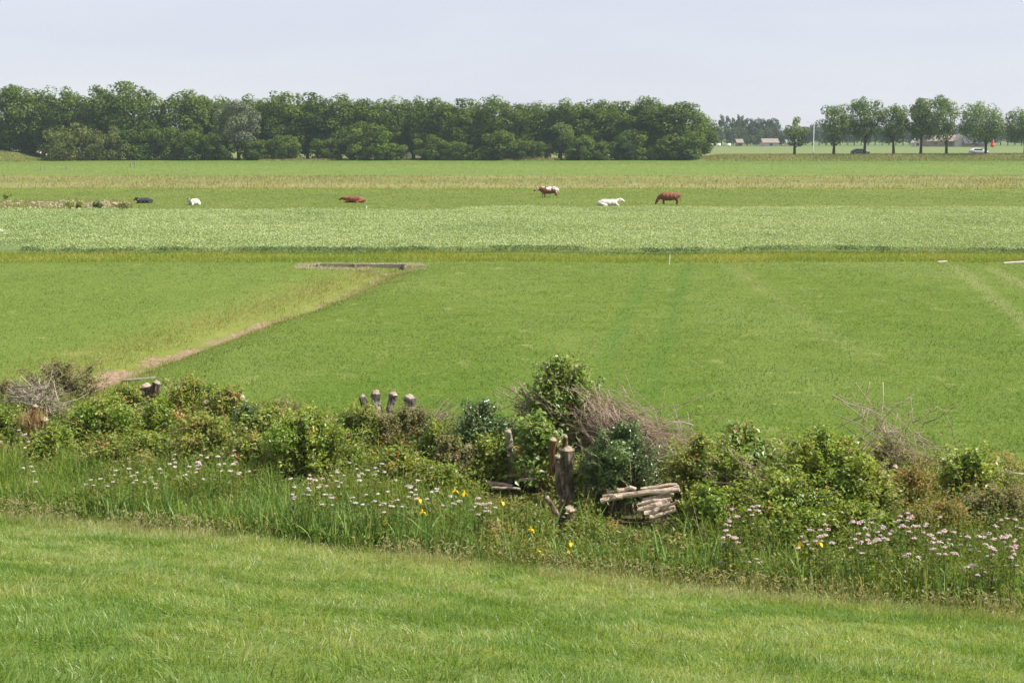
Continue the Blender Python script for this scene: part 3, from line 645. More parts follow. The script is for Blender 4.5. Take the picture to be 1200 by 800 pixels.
# lamp mast
p = at_y(953, 182, 374); z0 = tz(p[0], 374); top = at_y(953, 144, 374)[2]
t = thing('lamp_mast', 'tall slim pale lamp mast left of the ragged roadside tree', 'street lamp', (p[0], 374, z0))
m = MB(); add_tube(m, [[0, 0, -0.2], [0, 0, 0.9], [0, 0, 1.0], [0, 0, top - z0]], [0.13, 0.13, 0.10, 0.06], 8); m.build('pole', M['metal'], t, True)
m = MB(); add_tube(m, [[0, 0, top - z0 - 0.1], [-0.4, 0, top - z0 + 0.15], [-1.0, 0, top - z0 + 0.2]], 0.04, 6); ar = m.build('arm', M['metal'], t, True)
m = MB(); add_tube(m, [[-0.9, 0, top - z0 + 0.2], [-1.1, 0, top - z0 + 0.22], [-1.6, 0, top - z0 + 0.2], [-1.7, 0, top - z0 + 0.18]], [0.05, 0.12, 0.1, 0.03], 8); m.build('lamp_head', M['metal'], ar, True)
# red folded parasol / marker
p = at_y(1163, 173, 376); z0 = tz(p[0], 376); zt = at_y(1163, 162, 376)[2] - z0; zb = at_y(1163, 172.3, 376)[2] - z0
t = thing('banner', 'red pointed cloth marker on a thin pole beyond the white car', 'banner', (p[0], 376, z0))
m = MB(); add_tube(m, [[0, 0, -0.3], [0, 0, zt + 0.1]], 0.035, 6); m.build('pole', M['metal'], t)
m = MB(); zz = np.linspace(zb, zt, 6); add_tube(m, np.stack([zz * 0, zz * 0, zz], 1), [0.52, 0.5, 0.40, 0.34, 0.22, 0.04], 10, wob=0.15); m.build('cloth', M['red'], t)

def car(px, Y, lab, paint, rz):
    p = at_y(px, 178, Y); z0 = tz(p[0], Y) + 0.012
    t = thing('parked_car' if False else 'car', lab, 'car', (p[0], Y, z0), rz)
    xs_ = np.array([-2.15, -2.1, -1.95, -1.45, -0.75, 0.35, 1.05, 1.85, 2.1, 2.15])
    zt_ = np.array([0.62, 0.92, 1.02, 1.36, 1.46, 1.42, 1.02, 0.86, 0.72, 0.5])
    zm_ = np.array([0.60, 0.88, 0.95, 0.96, 0.95, 0.93, 0.92, 0.82, 0.66, 0.48])
    m = MB(); rows = []
    for x_, zT, zM in zip(xs_, zt_, zm_):
        e = 0.06 if abs(x_) > 2 else 0.0
        w = 0.86 - (0.14 if abs(x_) > 2.05 else 0.0)
        wt = w - 0.22 * (zT - zM) / 0.5 - 0.03
        rows.append([[x_, -w + 0.04, 0.22], [x_, -w, 0.45], [x_, -w, zM - 0.02], [x_, -wt, zT - 0.03], [x_, -wt + 0.12, zT], [x_, wt - 0.12, zT], [x_, wt, zT - 0.03], [x_, w, zM - 0.02], [x_, w, 0.45], [x_, w - 0.04, 0.22]])
    V = np.array(rows).reshape(-1, 3); K = 10; q = []
    for i in range(len(xs_) - 1):
        for j in range(K): q.append([i * K + j, i * K + (j + 1) % K, (i + 1) * K + (j + 1) % K, (i + 1) * K + j])
    m.add(V, q)
    for i in (0, len(xs_) - 1):
        f = [i * K + j for j in range(K)]; f = f if i == 0 else f[::-1]
        m.F.append(np.array([f])); m.M.append(np.zeros(1, np.int32))
    m.build('body', M[paint], t, True)
    for sgn in (-1, 1):
        for xa, xb, ta, tb in ((-1.5, -0.55, -1.2, -0.5), (-0.48, 0.85, -0.45, 0.4)):
            y0, y1 = sgn * 0.865, sgn * 0.70; g = MB()
            q = np.array([[xa, y0, 0.98], [xb, y0, 0.97], [tb, y1, 1.36], [ta, y1, 1.36]]); V = np.concatenate([q, q - [0, sgn * 0.05, 0]])
            g.add(V, [[0, 1, 2, 3], [7, 6, 5, 4], [0, 4, 5, 1], [1, 5, 6, 2], [2, 6, 7, 3], [3, 7, 4, 0]]); g.build('side_window', M['glass'], t)
    g = MB()
    q = np.array([[0.98, -0.66, 1.09], [0.98, 0.66, 1.09], [0.45, 0.58, 1.41], [0.45, -0.58, 1.41]]); V = np.concatenate([q, q - [-0.02, 0, -0.02]])
    g.add(V, [[0, 1, 2, 3], [7, 6, 5, 4], [0, 4, 5, 1], [1, 5, 6, 2], [2, 6, 7, 3], [3, 7, 4, 0]]); g.build('windscreen', M['glass'], t)
    for wx in (-1.35, 1.35):
        for sgn in (-1, 1):
            w = MB(); add_tube(w, [[wx, sgn * 0.68, 0.32], [wx, sgn * 0.70, 0.32], [wx, sgn * 0.86, 0.32], [wx, sgn * 0.88, 0.32]], [0.28, 0.32, 0.32, 0.28], 16); wo = w.build('wheel', M['rubber'], t)
            w = MB(); add_tube(w, [[wx, sgn * 0.87, 0.32], [wx, sgn * 0.895, 0.32]], 0.2, 12); w.build('rim', M['rim'], wo)
    for sgn in (-1, 1):
        w = MB(); w.add(*box_arr((2.1, sgn * 0.6, 0.66), (0.12, 0.34, 0.12))); w.build('headlight', M['lampglass'], t)
        w = MB(); w.add(*box_arr((-2.12, sgn * 0.62, 0.78), (0.08, 0.26, 0.14))); w.build('tail_light', M['redlamp'], t)
    return t
car(1008, 368, 'dark grey car driving behind the roadside trees', 'cardark', 0.0)
car(1147, 368, 'white car driving behind the wide roadside tree', 'carwhite', 0.0)

# ------------------------------------------------------------------ cows
def coat(name, base, second, thr, scale, seed, soft=0.03, face=None):
    m, nt, out, N = nodes(name); L = nt.links
    tc = N('ShaderNodeTexCoord'); mp = N('ShaderNodeMapping'); mp.inputs['Location'].default_value = (seed, seed * 0.7, 0)
    L.new(tc.outputs['Object'], mp.inputs[0])
    no = N('ShaderNodeTexNoise'); no.inputs['Scale'].default_value = scale; no.inputs['Detail'].default_value = 1.0
    L.new(mp.outputs[0], no.inputs['Vector'])
    cr = N('ShaderNodeValToRGB'); ramp(cr, [(thr - soft, base), (thr + soft, second)]); L.new(no.outputs['Fac'], cr.inputs[0])
    p = N('ShaderNodeBsdfPrincipled'); p.inputs['Roughness'].default_value = 0.65; p.inputs['Specular IOR Level'].default_value = 0.25
    col = cr.outputs[0]
    if face:    # the head has a colour of its own
        sx = N('ShaderNodeSeparateXYZ'); L.new(tc.outputs['Object'], sx.inputs[0])
        gt = N('ShaderNodeMath', operation='GREATER_THAN'); gt.inputs[1].default_value = face[0]; L.new(sx.outputs[0], gt.inputs[0])
        mx = N('ShaderNodeMix', data_type='RGBA'); L.new(gt.outputs[0], mx.inputs[0]); L.new(col, mx.inputs[6]); mx.inputs[7].default_value = (*face[1], 1); col = mx.outputs[2]
    L.new(col, p.inputs['Base Color']); L.new(p.outputs[0], out.inputs[0])
    return m
BR, WH, BK, CR = (0.165, 0.056, 0.024), (0.60, 0.56, 0.50), (0.014, 0.014, 0.016), (0.60, 0.55, 0.46)
def skin(name, verts, edges, radii, mat, parent):
    """one continuous body: fleshed along the skeleton's edges, fused into a single smooth surface"""
    ico = bmesh.new(); bmesh.ops.create_icosphere(ico, subdivisions=2, radius=1)
    U = np.array([v.co[:] for v in ico.verts]); UF = np.array([[v.index for v in f.verts] for f in ico.faces]); ico.free()
    mb = MB(); V = np.array(verts, float); Rr = np.array([r if isinstance(r, tuple) else (r, r) for r in radii], float)
    for a, b in edges:
        d = V[b] - V[a]; L = np.linalg.norm(d); rm = min(Rr[a].min(), Rr[b].min()); k = max(2, int(L / max(.03, rm * .45)) + 1)
        for q in np.linspace(0, 1, k):
            r = Rr[a] * (1 - q) + Rr[b] * q; c = V[a] + d * q; al = min(r.min(), .5 * (r[0] + r[1]))
            mb.add(U * np.array([al, r[0], r[1]]) + c, UF)
    me = mb.mesh(name + '_flesh', mat); o = bpy.data.objects.new(name, me); COL.objects.link(o)
    rm = o.modifiers.new('fuse', 'REMESH'); rm.mode = 'VOXEL'; rm.voxel_size = 0.026
    sm = o.modifiers.new('smooth', 'SMOOTH'); sm.iterations = 16; sm.factor = 0.5
    dg = bpy.context.evaluated_depsgraph_get(); ev = o.evaluated_get(dg)
    nm = bpy.data.meshes.new_from_object(ev); nm.name = name
    bpy.data.objects.remove(o); bpy.data.meshes.remove(me); nm.materials.clear(); nm.materials.append(mat)
    nm.polygons.foreach_set('use_smooth', np.ones(len(nm.polygons), bool))
    return link(name, nm, parent)
def chain(vs, es, rs, start, pts):
    prev = start
    for c, r in pts:
        vs.append(c); rs.append(r); es.append((prev, len(vs) - 1)); prev = len(vs) - 1
    return prev
def cow(loc, rz, lab, mat, pose, hornless=True, sc=1.0, earmat=None):
    t = thing('cow', lab, 'cow', loc, rz, 'cows in the pasture', (sc, sc, sc * (0.88 if pose in ('graze', 'stand') else 0.80)))
    t.location.z -= 0.05
    vs, es, rs = [], [], []
    if pose in ('graze', 'stand'):
        vs.append((-0.1, 0, 0.90)); rs.append((0.44, 0.48))
        h = chain(vs, es, rs, 0, [((-0.42, 0, 0.93), (0.43, 0.45)), ((-0.74, 0, 1.0), (0.34, 0.36)), ((-0.86, 0, 1.12), (0.16, 0.2))])
        c = chain(vs, es, rs, 0, [((0.25, 0, 0.90), (0.42, 0.47)), ((0.55, 0, 0.94), (0.35, 0.43))])
        for sg in (-1, 1):
            chain(vs, es, rs, 2, [((-0.66, sg * 0.2, 0.82), 0.16), ((-0.72, sg * 0.22, 0.52), 0.11), ((-0.80 + 0.1 * sg * (pose == 'stand'), sg * 0.21, 0.40), 0.078), ((-0.74 + 0.18 * sg * (pose == 'stand'), sg * 0.21, 0.1), 0.062), ((-0.71 + 0.18 * sg * (pose == 'stand'), sg * 0.21, 0.03), 0.06)])
            st = -0.12 * sg * (pose == 'stand')
            chain(vs, es, rs, 5, [((0.52, sg * 0.19, 0.72), 0.12), ((0.53 + st * .6, sg * 0.19, 0.42), 0.085), ((0.52 + st, sg * 0.19, 0.1), 0.062), ((0.54 + st, sg * 0.19, 0.03), 0.058)])
        if pose == 'graze':
            hd = chain(vs, es, rs, 5, [((0.85, 0, 0.92), (0.21, 0.27)), ((1.08, 0, 0.62), (0.16, 0.20)), ((1.2, 0, 0.38), (0.14, 0.165)), ((1.28, 0, 0.2), (0.09, 0.10)), ((1.31, 0, 0.07), (0.075, 0.07))])
            ear = np.array([1.12, 0, 0.5])
        else:
            hd = chain(vs, es, rs, 5, [((0.85, 0, 1.06), (0.22, 0.28)), ((1.1, 0, 1.08), (0.17, 0.20)), ((1.28, 0, 1.04), (0.135, 0.16)), ((1.46, 0, 0.9), (0.105, 0.11)), ((1.55, 0, 0.82), (0.09, 0.09))])
            ear = np.array([1.22, 0, 1.25])
        tail = [(-0.98, 0, 1.22), (-1.08, 0, 1.05), (-1.07, 0.03, 0.7), (-1.05, 0.03, 0.42)]
        ud = True
    else:
        vs.append((-0.1, 0, 0.42)); rs.append((0.47, 0.42))
        chain(vs, es, rs, 0, [((-0.5, 0.02, 0.43), (0.44, 0.42)), ((-0.82, 0.03, 0.38), (0.30, 0.30)), ((-0.98, 0.03, 0.34), (0.12, 0.14))])
        chain(vs, es, rs, 0, [((0.25, 0, 0.44), (0.40, 0.42)), ((0.55, 0, 0.46), (0.27, 0.36))])
        for sg in (-1, 1):
            chain(vs, es, rs, 2, [((-0.62, sg * 0.36, 0.26), 0.16), ((-0.28, sg * 0.47, 0.16), 0.10), ((-0.55, sg * 0.52, 0.07), 0.06), ((-0.28, sg * 0.50, 0.05), 0.05)])
            chain(vs, es, rs, 5, [((0.62, sg * 0.22, 0.26), 0.12), ((0.86, sg * 0.24, 0.12), 0.075), ((0.62, sg * 0.26, 0.055), 0.052)])
        if pose == 'lie':
            hd = chain(vs, es, rs, 5, [((0.82, 0, 0.62), (0.23, 0.29)), ((0.98, 0, 0.72), (0.18, 0.22)), ((1.1, 0, 0.76), (0.14, 0.17)), ((1.25, 0, 0.64), (0.115, 0.12)), ((1.34, 0, 0.56), (0.095, 0.09))])
            ear = np.array([1.02, 0, 0.88])
        else:   # head low
            hd = chain(vs, es, rs, 5, [((0.84, 0.02, 0.56), (0.23, 0.28)), ((1.02, 0.04, 0.58), (0.18, 0.21)), ((1.2, 0.05, 0.58), (0.115, 0.14)), ((1.36, 0.06, 0.44), (0.095, 0.10)), ((1.44, 0.06, 0.36), (0.08, 0.08))])
            ear = np.array([1.12, 0.04, 0.72])
        tail = [(-1.08, 0.05, 0.48), (-1.16, 0.08, 0.3), (-1.1, 0.2, 0.08), (-0.9, 0.34, 0.05)]
        ud = False
    skin('body', vs, es, rs, mat, t)
    em = earmat or mat
    for sg in (-1, 1):
        m = MB(); pts = [ear + [0, sg * 0.08, 0], ear + [-0.02, sg * 0.17, 0.02], ear + [-0.03, sg * 0.26, -0.02], ear + [-0.03, sg * 0.3, -0.05]]
        add_tube(m, pts, [0.025, 0.06, 0.05, 0.01], 8); m.build('ear', em, t, True)
    m = MB(); add_tube(m, tail, [0.035, 0.025, 0.02, 0.035], 6); m.build('tail', mat, t, True)
    if ud:
        m = MB(); a = np.array([[-0.55, 0, 0.78], [-0.5, 0, 0.7], [-0.45, 0, 0.62], [-0.42, 0, 0.585]]); add_tube(m, a, [0.2, 0.2, 0.15, 0.04], 10); m.build('udder', M['valerpink'], t, True)
    return t
def cowat(px, py): p = gp(px, py); return (p[0], p[1], tz(p[0], p[1]))
cow(cowat(643, 232), math.pi + 0.12, 'brown and white patched cow standing, leftmost of three on the right', coat('coat_patched', BR, WH, 0.55, 2.2, 3.1), 'stand', sc=0.98)
cow(cowat(784, 239), math.pi + 0.1, 'red-brown cow with a white flank patch grazing at the right', coat('coat_brown_flank', BR, WH, 0.70, 1.7, 5.4), 'graze')
cow(cowat(714, 241.5), 0.05, 'creamy white cow lying down with its head up', coat('coat_white', CR, CR, 0.5, 2, 1.0), 'lie', sc=1.02)
cow(cowat(415, 237.5), math.pi - 0.1, 'plain red-brown cow lying down near the middle of the pasture', coat('coat_brown', (0.21, 0.07, 0.028), BR, 0.55, 2, 2.0), 'rest', sc=1.0)
cow(cowat(169, 237.5), -math.pi / 2 - 0.75, 'black cow lying down near the rubble strip', coat('coat_black', BK, WH, 0.70, 2.4, 7.0), 'lie', sc=0.85)
cow(cowat(227, 239.5), -math.pi / 2 - 0.25, 'white cow with grey face lying towards the viewer', coat('coat_white_black', WH, BK, 0.70, 2.3, 4.3, 0.03, (1.08, (0.10, 0.10, 0.11))), 'lie', sc=0.9, earmat=M['cardark'])

# ------------------------------------------------------------------ small things in the fields
def post(px, base, top, lab, r=0.05, mat='board', group=None, cat='post', name='post', lean=0.03):
    p = gp(px, base); Y = p[1]; z0 = tz(p[0], Y); h = at_y(px, top, Y)[2] - z0
    m = MB(); add_tube(m, [[0, 0, -0.25], [lean * h * .3, 0, h * 0.3], [lean * h, 0, h - 0.03], [lean * h, 0, h]], [r * 1.05, r, r * .95, r * .7], 7, wob=0.06)
    o = m.build(name, M[mat], smooth=False); o.location = (p[0], Y, z0); return tag(o, lab, cat, group)
post(153, 196, 190.5, 'short dark post, left of the close pair in the far pasture', 0.14)
post(158.5, 196.5, 188.5, 'taller dark leaning post, right of the close pair in the far pasture', 0.12, lean=-0.06)
post(47.7, 199.5, 195, 'short stake, leftmost of the small stakes left of the far pair', 0.11)
post(53, 199.5, 195.2, 'short stake between two other stakes in the left far pasture', 0.11)
post(78, 199.5, 194.5, 'short stake, nearest to the dark far pair of posts', 0.12)
post(784.5, 309, 298, 'thin pale stake at the front edge of the crop', 0.02, 'white', cat='stake', name='stake')
post(429.5, 247.5, 241, 'thin pale stake at the far edge of the crop', 0.035, 'white', cat='stake', name='stake')
# plank revetment closing the ditch
pl = gp(366, 314); pr = gp(476, 315.5)
t = thing('plank_revetment', 'low weathered plank revetment closing the end of the field ditch', 'revetment', ((pl[0] + pr[0]) / 2, 79.0, 0))
w = pr[0] - pl[0]
for k, (a, b) in enumerate(((-w / 2 + 0.25, -0.35), (-0.3, w / 2 - 0.25))):
    m = MB(); V, Fc = box_arr(((a + b) / 2, 0.0, -0.03 - 0.03 * k), (b - a, 0.07, 0.36), 0.0); m.add(V, Fc); m.build('plank', M['board'], t)
for xx in (-w / 2 + 0.2, -0.33, w / 2 - 0.2):
    m = MB(); add_tube(m, [[xx, -0.09, -0.6], [xx, -0.09, 0.13], [xx, -0.09, 0.16]], [0.10, 0.095, 0.07], 8, wob=0.06); m.build('post', M['board'], t)
n = 4200; xx = RNG.uniform(-w / 2 - 0.9, w / 2 + 0.9, n); yy = np.where(RNG.uniform(0, 1, n) < .7, RNG.normal(0.4, 0.28, n), RNG.normal(-0.55, 0.25, n))
mb = MB(); X0 = (pl[0] + pr[0]) / 2; mb.add(*blades(np.stack([xx + X0, yy + 79.0, terrain(xx + X0, yy + 79.0)], 1), RNG.uniform(0.06, 0.24, n), 0.02, 1.0, 1, RNG.uniform(0.4, 1, n)))
tag(mb.build('bleached_grass', M['bleached']), kind='stuff')
n = 8000; u = RNG.uniform(0, 1, n) ** 1.4; yy = 78.3 - u * 36; tt = np.where(RNG.uniform(0, 1, n) < .55, RNG.normal(-0.75, 0.7, n), RNG.normal(.45, .3, n))
xx = DA[0] + (yy - DA[1]) / DDIR[1] * DDIR[0] + tt / DN[0]
kk = fbm(xx * .6, yy * .4, 91) > 0.42; xx, yy = xx[kk], yy[kk]
mb = MB(); mb.add(*blades(np.stack([xx, yy, terrain(xx, yy)], 1), RNG.uniform(0.05, 0.24, len(xx)), 0.02, 0.8, 1, RNG.uniform(0, 1, len(xx))))
tag(mb.build('ditch_grass', M['dry']), kind='stuff')
def board(px, py, wm, lab, mat, rz=0.0, d=0.2, h=0.06):
    p = gp(px, py); m = MB(); V, Fc = box_arr((0, 0, h / 2), (wm, d, h), 0); V[:, 2] += 0.02 * np.sin(V[:, 0] * 2); m.add(V, Fc)
    o = m.build('board', M[mat]); o.location = (p[0], p[1], tz(p[0], p[1])); o.rotation_euler = (0, R(-2), rz)
    bv = o.modifiers.new('bevel', 'BEVEL'); bv.width = 0.012; return tag(o, lab, 'board')
board(163, 440, 0.95, 'dark grey board lying across the left bank of the field ditch', 'board', 0.06, 0.2, 0.05)
board(1190, 309, 1.3, 'pale board lying at the crop edge by the right side of the picture', 'boardpale', 0.04, 0.3, 0.1)
board(1104, 307.5, 0.5, 'small pale board lying at the crop edge left of the longer one', 'boardpale', 0.1, 0.25, 0.06)
board(46, 181, 5.0, 'long pale plank lying on the tan bank below the left trees', 'boardpale', 0.05, 0.7, 0.35)
# pale slab at the far left of the crop
p = gp(-2, 274); m = MB()
V = np.array([[-.9, -.3, 0], [.55, -.3, 0], [.7, .3, 0], [-.9, .3, 0], [-.9, -.25, .5], [.1, -.25, .32], [.2, .25, .32], [-.9, .25, .5], [.55, -.25, .12], [.65, .25, .12]])
m.add(V, [[0, 1, 8, 5], [0, 5, 4, 0], [4, 5, 6, 7], [5, 8, 9, 6], [1, 2, 9, 8], [2, 3, 6, 9], [3, 7, 6, 3], [0, 4, 7, 3]][0:1] + [[4, 5, 6, 7], [5, 8, 9, 6], [1, 2, 9, 8], [0, 4, 7, 3]])
m.F.append(np.array([[0, 5, 4], [2, 6, 9], [2, 3, 6], [3, 7, 6]])); m.M.append(np.zeros(4, np.int32))
o = m.build('pale_slab', M['boardpale']); o.location = (p[0], p[1], tz(p[0], p[1])); tag(o, 'pale sloping slab beside the crop, cut off by the left edge', 'slab')
# strip of pale rubble and dead plant litter left of the black cow
def rock(mb, c, r, tint=0.5, mi=0):
    bm = bmesh.new(); bmesh.ops.create_icosphere(bm, subdivisions=1, radius=1)
    sc = RNG.uniform(0.5, 1.1, 3) * r
    V = np.array([v.co[:] for v in bm.verts]) * sc * (1 + RNG.normal(0, 0.16, (len(bm.verts), 1))) + c
    Fc = np.array([[v.index for v in f.verts] for f in bm.faces]); bm.free(); mb.add(V, Fc, tint, mi)
mb = MB()
for k in range(520):
    px = RNG.uniform(-12, 128) if RNG.uniform() < 0.85 else RNG.uniform(126, 152); py = RNG.normal(241, 2.3); p = gp(px, np.clip(py, 236, 246))
    if fbm(np.array(p[0] * 0.5), np.array(p[1] * 0.2), 95) < 0.42: continue
    rock(mb, (p[0], p[1], tz(p[0], p[1]) + 0.03), RNG.uniform(0.06, 0.26))
tag(mb.build('rubble_litter', M['stone']), kind='stuff')
n = 5000; pxs = RNG.uniform(-10, 155, n); pys = np.clip(RNG.normal(240.5, 2.8, n), 234, 247); PP = np.array([gp(a, b) for a, b in zip(pxs, pys)])
mb = MB(); mb.add(*blades(np.stack([PP[:, 0], PP[:, 1], terrain(PP[:, 0], PP[:, 1])], 1), RNG.uniform(0.1, 0.5, n), 0.06, 0.8, 1, RNG.uniform(0, 1, n)))
tag(mb.build('dead_grass', M['dry']), kind='stuff')
def weed(px, base, wpx, top, lab, mat, name='weed_bush'):
    p = gp(px, base); Y = p[1]; mpx = Y / F; h = (base - top) * mpx * 1.02; w = wpx * mpx
    t = thing(name, lab, 'weed', (p[0], Y, tz(p[0], Y)))
    lob = [[RNG.normal(0, w * .22), RNG.normal(0, w * .2), RNG.uniform(0.3, 0.8) * h] for _ in range(9)]
    m = MB(); crown_cloud(m, lob, [w * RNG.uniform(.15, .25) for _ in lob], 420, 0.14, 1.1); m.build('foliage', M[mat], t)
    m = MB()
    for l in lob[:5]: add_tube(m, [[0, 0, -.05], np.array(l) * .6, l], [.03, .02, .01], 5)
    m.build('stem', M['twig'], t)
weed(82, 245, 12, 237.5, 'green weed clump among the rubble, left of the fallen log', 'green'); weed(94, 245.5, 9, 235.5, 'taller green weed clump in the rubble strip', 'green')
weed(116, 245.5, 11, 235, 'dark green round weed in the rubble strip left of the pale log', 'dark'); weed(145, 246, 22, 239, 'brownish low weed at the right end of the rubble strip', 'weed'); weed(8, 233.5, 9, 226.5, 'small dark weed in the pasture near the left edge', 'green')

def log(A, B, r, lab, group=None, mat='log', r2=None, sag=0.0):
    A = np.asarray(A, float); B = np.asarray(B, float); c = (A + B) / 2; k = 6
    pts = np.array([A + (B - A) * q for q in np.linspace(0, 1, k)]) - c
    pts += RNG.normal(0, r * 0.22, pts.shape); pts[:, 2] -= sag * np.sin(np.linspace(0, np.pi, k))
    m = MB(); add_tube(m, pts, np.linspace(r, r2 or r * 0.85, k) * (1 + RNG.normal(0, .08, k)), 10, 0.5, 0, 1, wob=0.10)
    o = m.build('log', [M[mat], M['cut']], smooth=False); o.location = c; return tag(o, lab, 'log', group)
A = gp(131, 243); B = gp(148, 243); A[2] = 0.25; B[2] = 0.35
log(A, B, 0.16, 'pale fallen log in the rubble strip near the black cow')

# ------------------------------------------------------------------ hedge: undergrowth, shrubs, stumps, logs, brushwood
def hedge_xy(u, s): return NX * (s + TOE) + NY * u, NY * (s + TOE) - NX * u
CLEAR = [(698, 560, 800, 612, 4.4), (564, 540, 645, 580, 5.4), (652, 522, 680, 614, 3.9), (164, 470, 200, 500, 8.0), (752, 528, 792, 560, 5.6), (28, 476, 64, 532, 4.6), (543, 520, 560, 562, 5.0), (588, 502, 608, 560, 5.3),
         (330, 520, 385, 556, 4.1), (836, 556, 856, 590, 4.7), (1032, 550, 1052, 574, 6.5), (1102, 534, 1120, 562, 7.0), (476, 518, 496, 532, 6.6), (164, 448, 186, 476, 8.2), (425, 456, 490, 476, 9.5)]
def project(x, y, z):
    dz = z - CAMZ; f = y * CP - dz * SP; u = y * SP + dz * CP
    return 600 + F * x / f, 400 - F * u / f
def clear_of(x, y, h, s):
    """False where a plant of height h would grow over one of the cut places (log stacks, stumps) behind it"""
    ok = np.ones(len(x), bool); z0 = terrain(x, y)
    for q in (0.35, 0.7, 1.0):
        px, py = project(x, y, z0 + h * q)
        for a, b, c, d, sm in CLEAR: ok &= ~((px > a) & (px < c) & (py > b) & (py < d) & (s < sm))
    return ok
# low tangle of herbs and brambles that covers the hedge bank
n = 10600
u = RNG.uniform(-28, 12, n); s = RNG.uniform(0.05, 10.2, n) ; x, y = hedge_xy(u, s)
k = (np.abs(x) < 0.35 * y + 4.0); x, y, s = x[k], y[k], s[k]; n = len(x)
hprof = np.interp(s, [0, 1, 3, 5.5, 8, 10.2], [0.34, 0.55, 0.58, 0.55, 0.48, 0.25])
H = hprof * (0.55 + 0.9 * fbm(x * 0.5, y * 0.5, 101)) * RNG.uniform(0.6, 1.15, n) * np.where(RNG.uniform(0, 1, n) < .12, 1.8, 1)
H = np.where(clear_of(x, y, H, s), H, H * .35); kk = clear_of(x, y, H, s) | (RNG.uniform(0, 1, n) < .12); x, y, s, H = x[kk], y[kk], s[kk], H[kk]; n = len(x)
per = 34; li = np.repeat(np.arange(n), per); up = RNG.uniform(0.12, 1, n * per)
P = np.stack([x[li] + RNG.normal(0, 0.15, n * per), y[li] + RNG.normal(0, 0.15, n * per), terrain(x, y)[li] + H[li] * up], 1)
Nn = nrm(np.stack([RNG.normal(0, .8, n * per), RNG.normal(0, .8, n * per), np.full(n * per, .7)], 1))
V, Fc = leaves(P, Nn, RNG.uniform(0.035, 0.095, n * per), 0.5)
pt = fbm(x * 0.45, y * 0.45, 103)
tn = np.clip(pt[li] * 0.9 + RNG.normal(0, .2, n * per), 0, 1)
mb = MB(); mb.add(V, Fc, np.repeat(tn, 4))
lu = RNG.uniform(-28, 12, 620); ls = RNG.uniform(0.5, 9.6, 620); lx, ly = hedge_xy(lu, ls); kk = np.abs(lx) < 0.35 * ly + 4.0; lx, ly, ls = lx[kk], ly[kk], ls[kk]
for a, b, c in zip(lx, ly, ls):
    r0 = RNG.uniform(.16, .38) * (1.0 if c > 1.5 else .7)
    if not clear_of(np.array([a]), np.array([b]), np.array([r0 * 1.7]), np.array([c]))[0]: continue
    nb = int(420 * (r0 / .3) ** 2)
    crown_cloud(mb, [[a, b, tz(a, b) + r0 * .75], [a + RNG.normal(0, .15), b + RNG.normal(0, .15), tz(a, b) + r0 * .5]], [r0, r0 * .8], nb, RNG.uniform(.06, .11), 1.0, .4, np.clip(RNG.normal(.5, .22), .1, .95), RNG.uniform(.4, .7), .4)
tag(mb.build('undergrowth', M['herb']), kind='stuff')
# tall grass in front of and among the shrubs
n = 106000
u = RNG.uniform(-28, 12, n); s = np.concatenate([RNG.uniform(0.05, 3.2, int(n * .72)), RNG.uniform(3.0, 10.4, n - int(n * .72))]); x, y = hedge_xy(u, s)
dens = fbm(x * 0.4, y * 0.4, 111); px = 600 + x / y * F
k = (np.abs(x) < 0.35 * y + 4.0) & (RNG.uniform(0, 1, n) < np.where(s < 3.2, np.interp(px, [0, 330, 470, 560, 700, 780, 1200], [.9, .75, .5, .3, .2, .4, .42]) * (0.3 + 1.1 * dens), 0.7))
x, y, s, dens, px = x[k], y[k], s[k], dens[k], px[k]
h = np.interp(s, [0, 0.8, 3, 6, 10.4], [0.34, 0.72, 0.70, 0.66, 0.40]) * RNG.uniform(0.5, 1.25, len(x)) * (0.6 + 0.7 * dens)
h = np.where(clear_of(x, y, h, s), h, h * .35); kk = clear_of(x, y, h, s) | (RNG.uniform(0, 1, len(x)) < .15); x, y, s, h, dens = x[kk], y[kk], s[kk], h[kk], dens[kk]
tn = np.clip(0.45 + 0.5 * (dens - .5) + RNG.normal(0, .2, len(x)) + 0.3 * (s > 7.5), 0, 1)
mb = MB(); mb.add(*blades(np.stack([x, y, terrain(x, y)], 1), h, RNG.uniform(0.010, 0.026, len(x)), 0.42, 3, tn)); tag(mb.build('tall_grass', M['reed']), kind='stuff')

n = 15000
u = RNG.uniform(-16, 6, n); s = RNG.uniform(0.1, 2.4, n); x, y = hedge_xy(u, s); px = 600 + x / y * F
dens = fbm(x * 0.9, y * 0.9, 117)
k = (px > -20) & (RNG.uniform(0, 1, n) < np.interp(px, [0, 290, 330, 540, 580, 760, 800, 860], [.5, .5, 1, 1, .2, .2, .5, .2]) * sstep(.38, .6, dens)); x, y, s = x[k], y[k], s[k]
h = RNG.uniform(.45, .95, len(x)) * np.interp(s, [0, .6], [.6, 1]); kk = clear_of(x, y, h, s); x, y, h = x[kk], y[kk], h[kk]
mb = MB(); mb.add(*blades(np.stack([x, y, terrain(x, y)], 1), h, RNG.uniform(.022, .046, len(x)), 0.33, 4, None, None, 2.0)); tag(mb.build('sedge_leaves', M['iris_leaf']), kind='stuff')

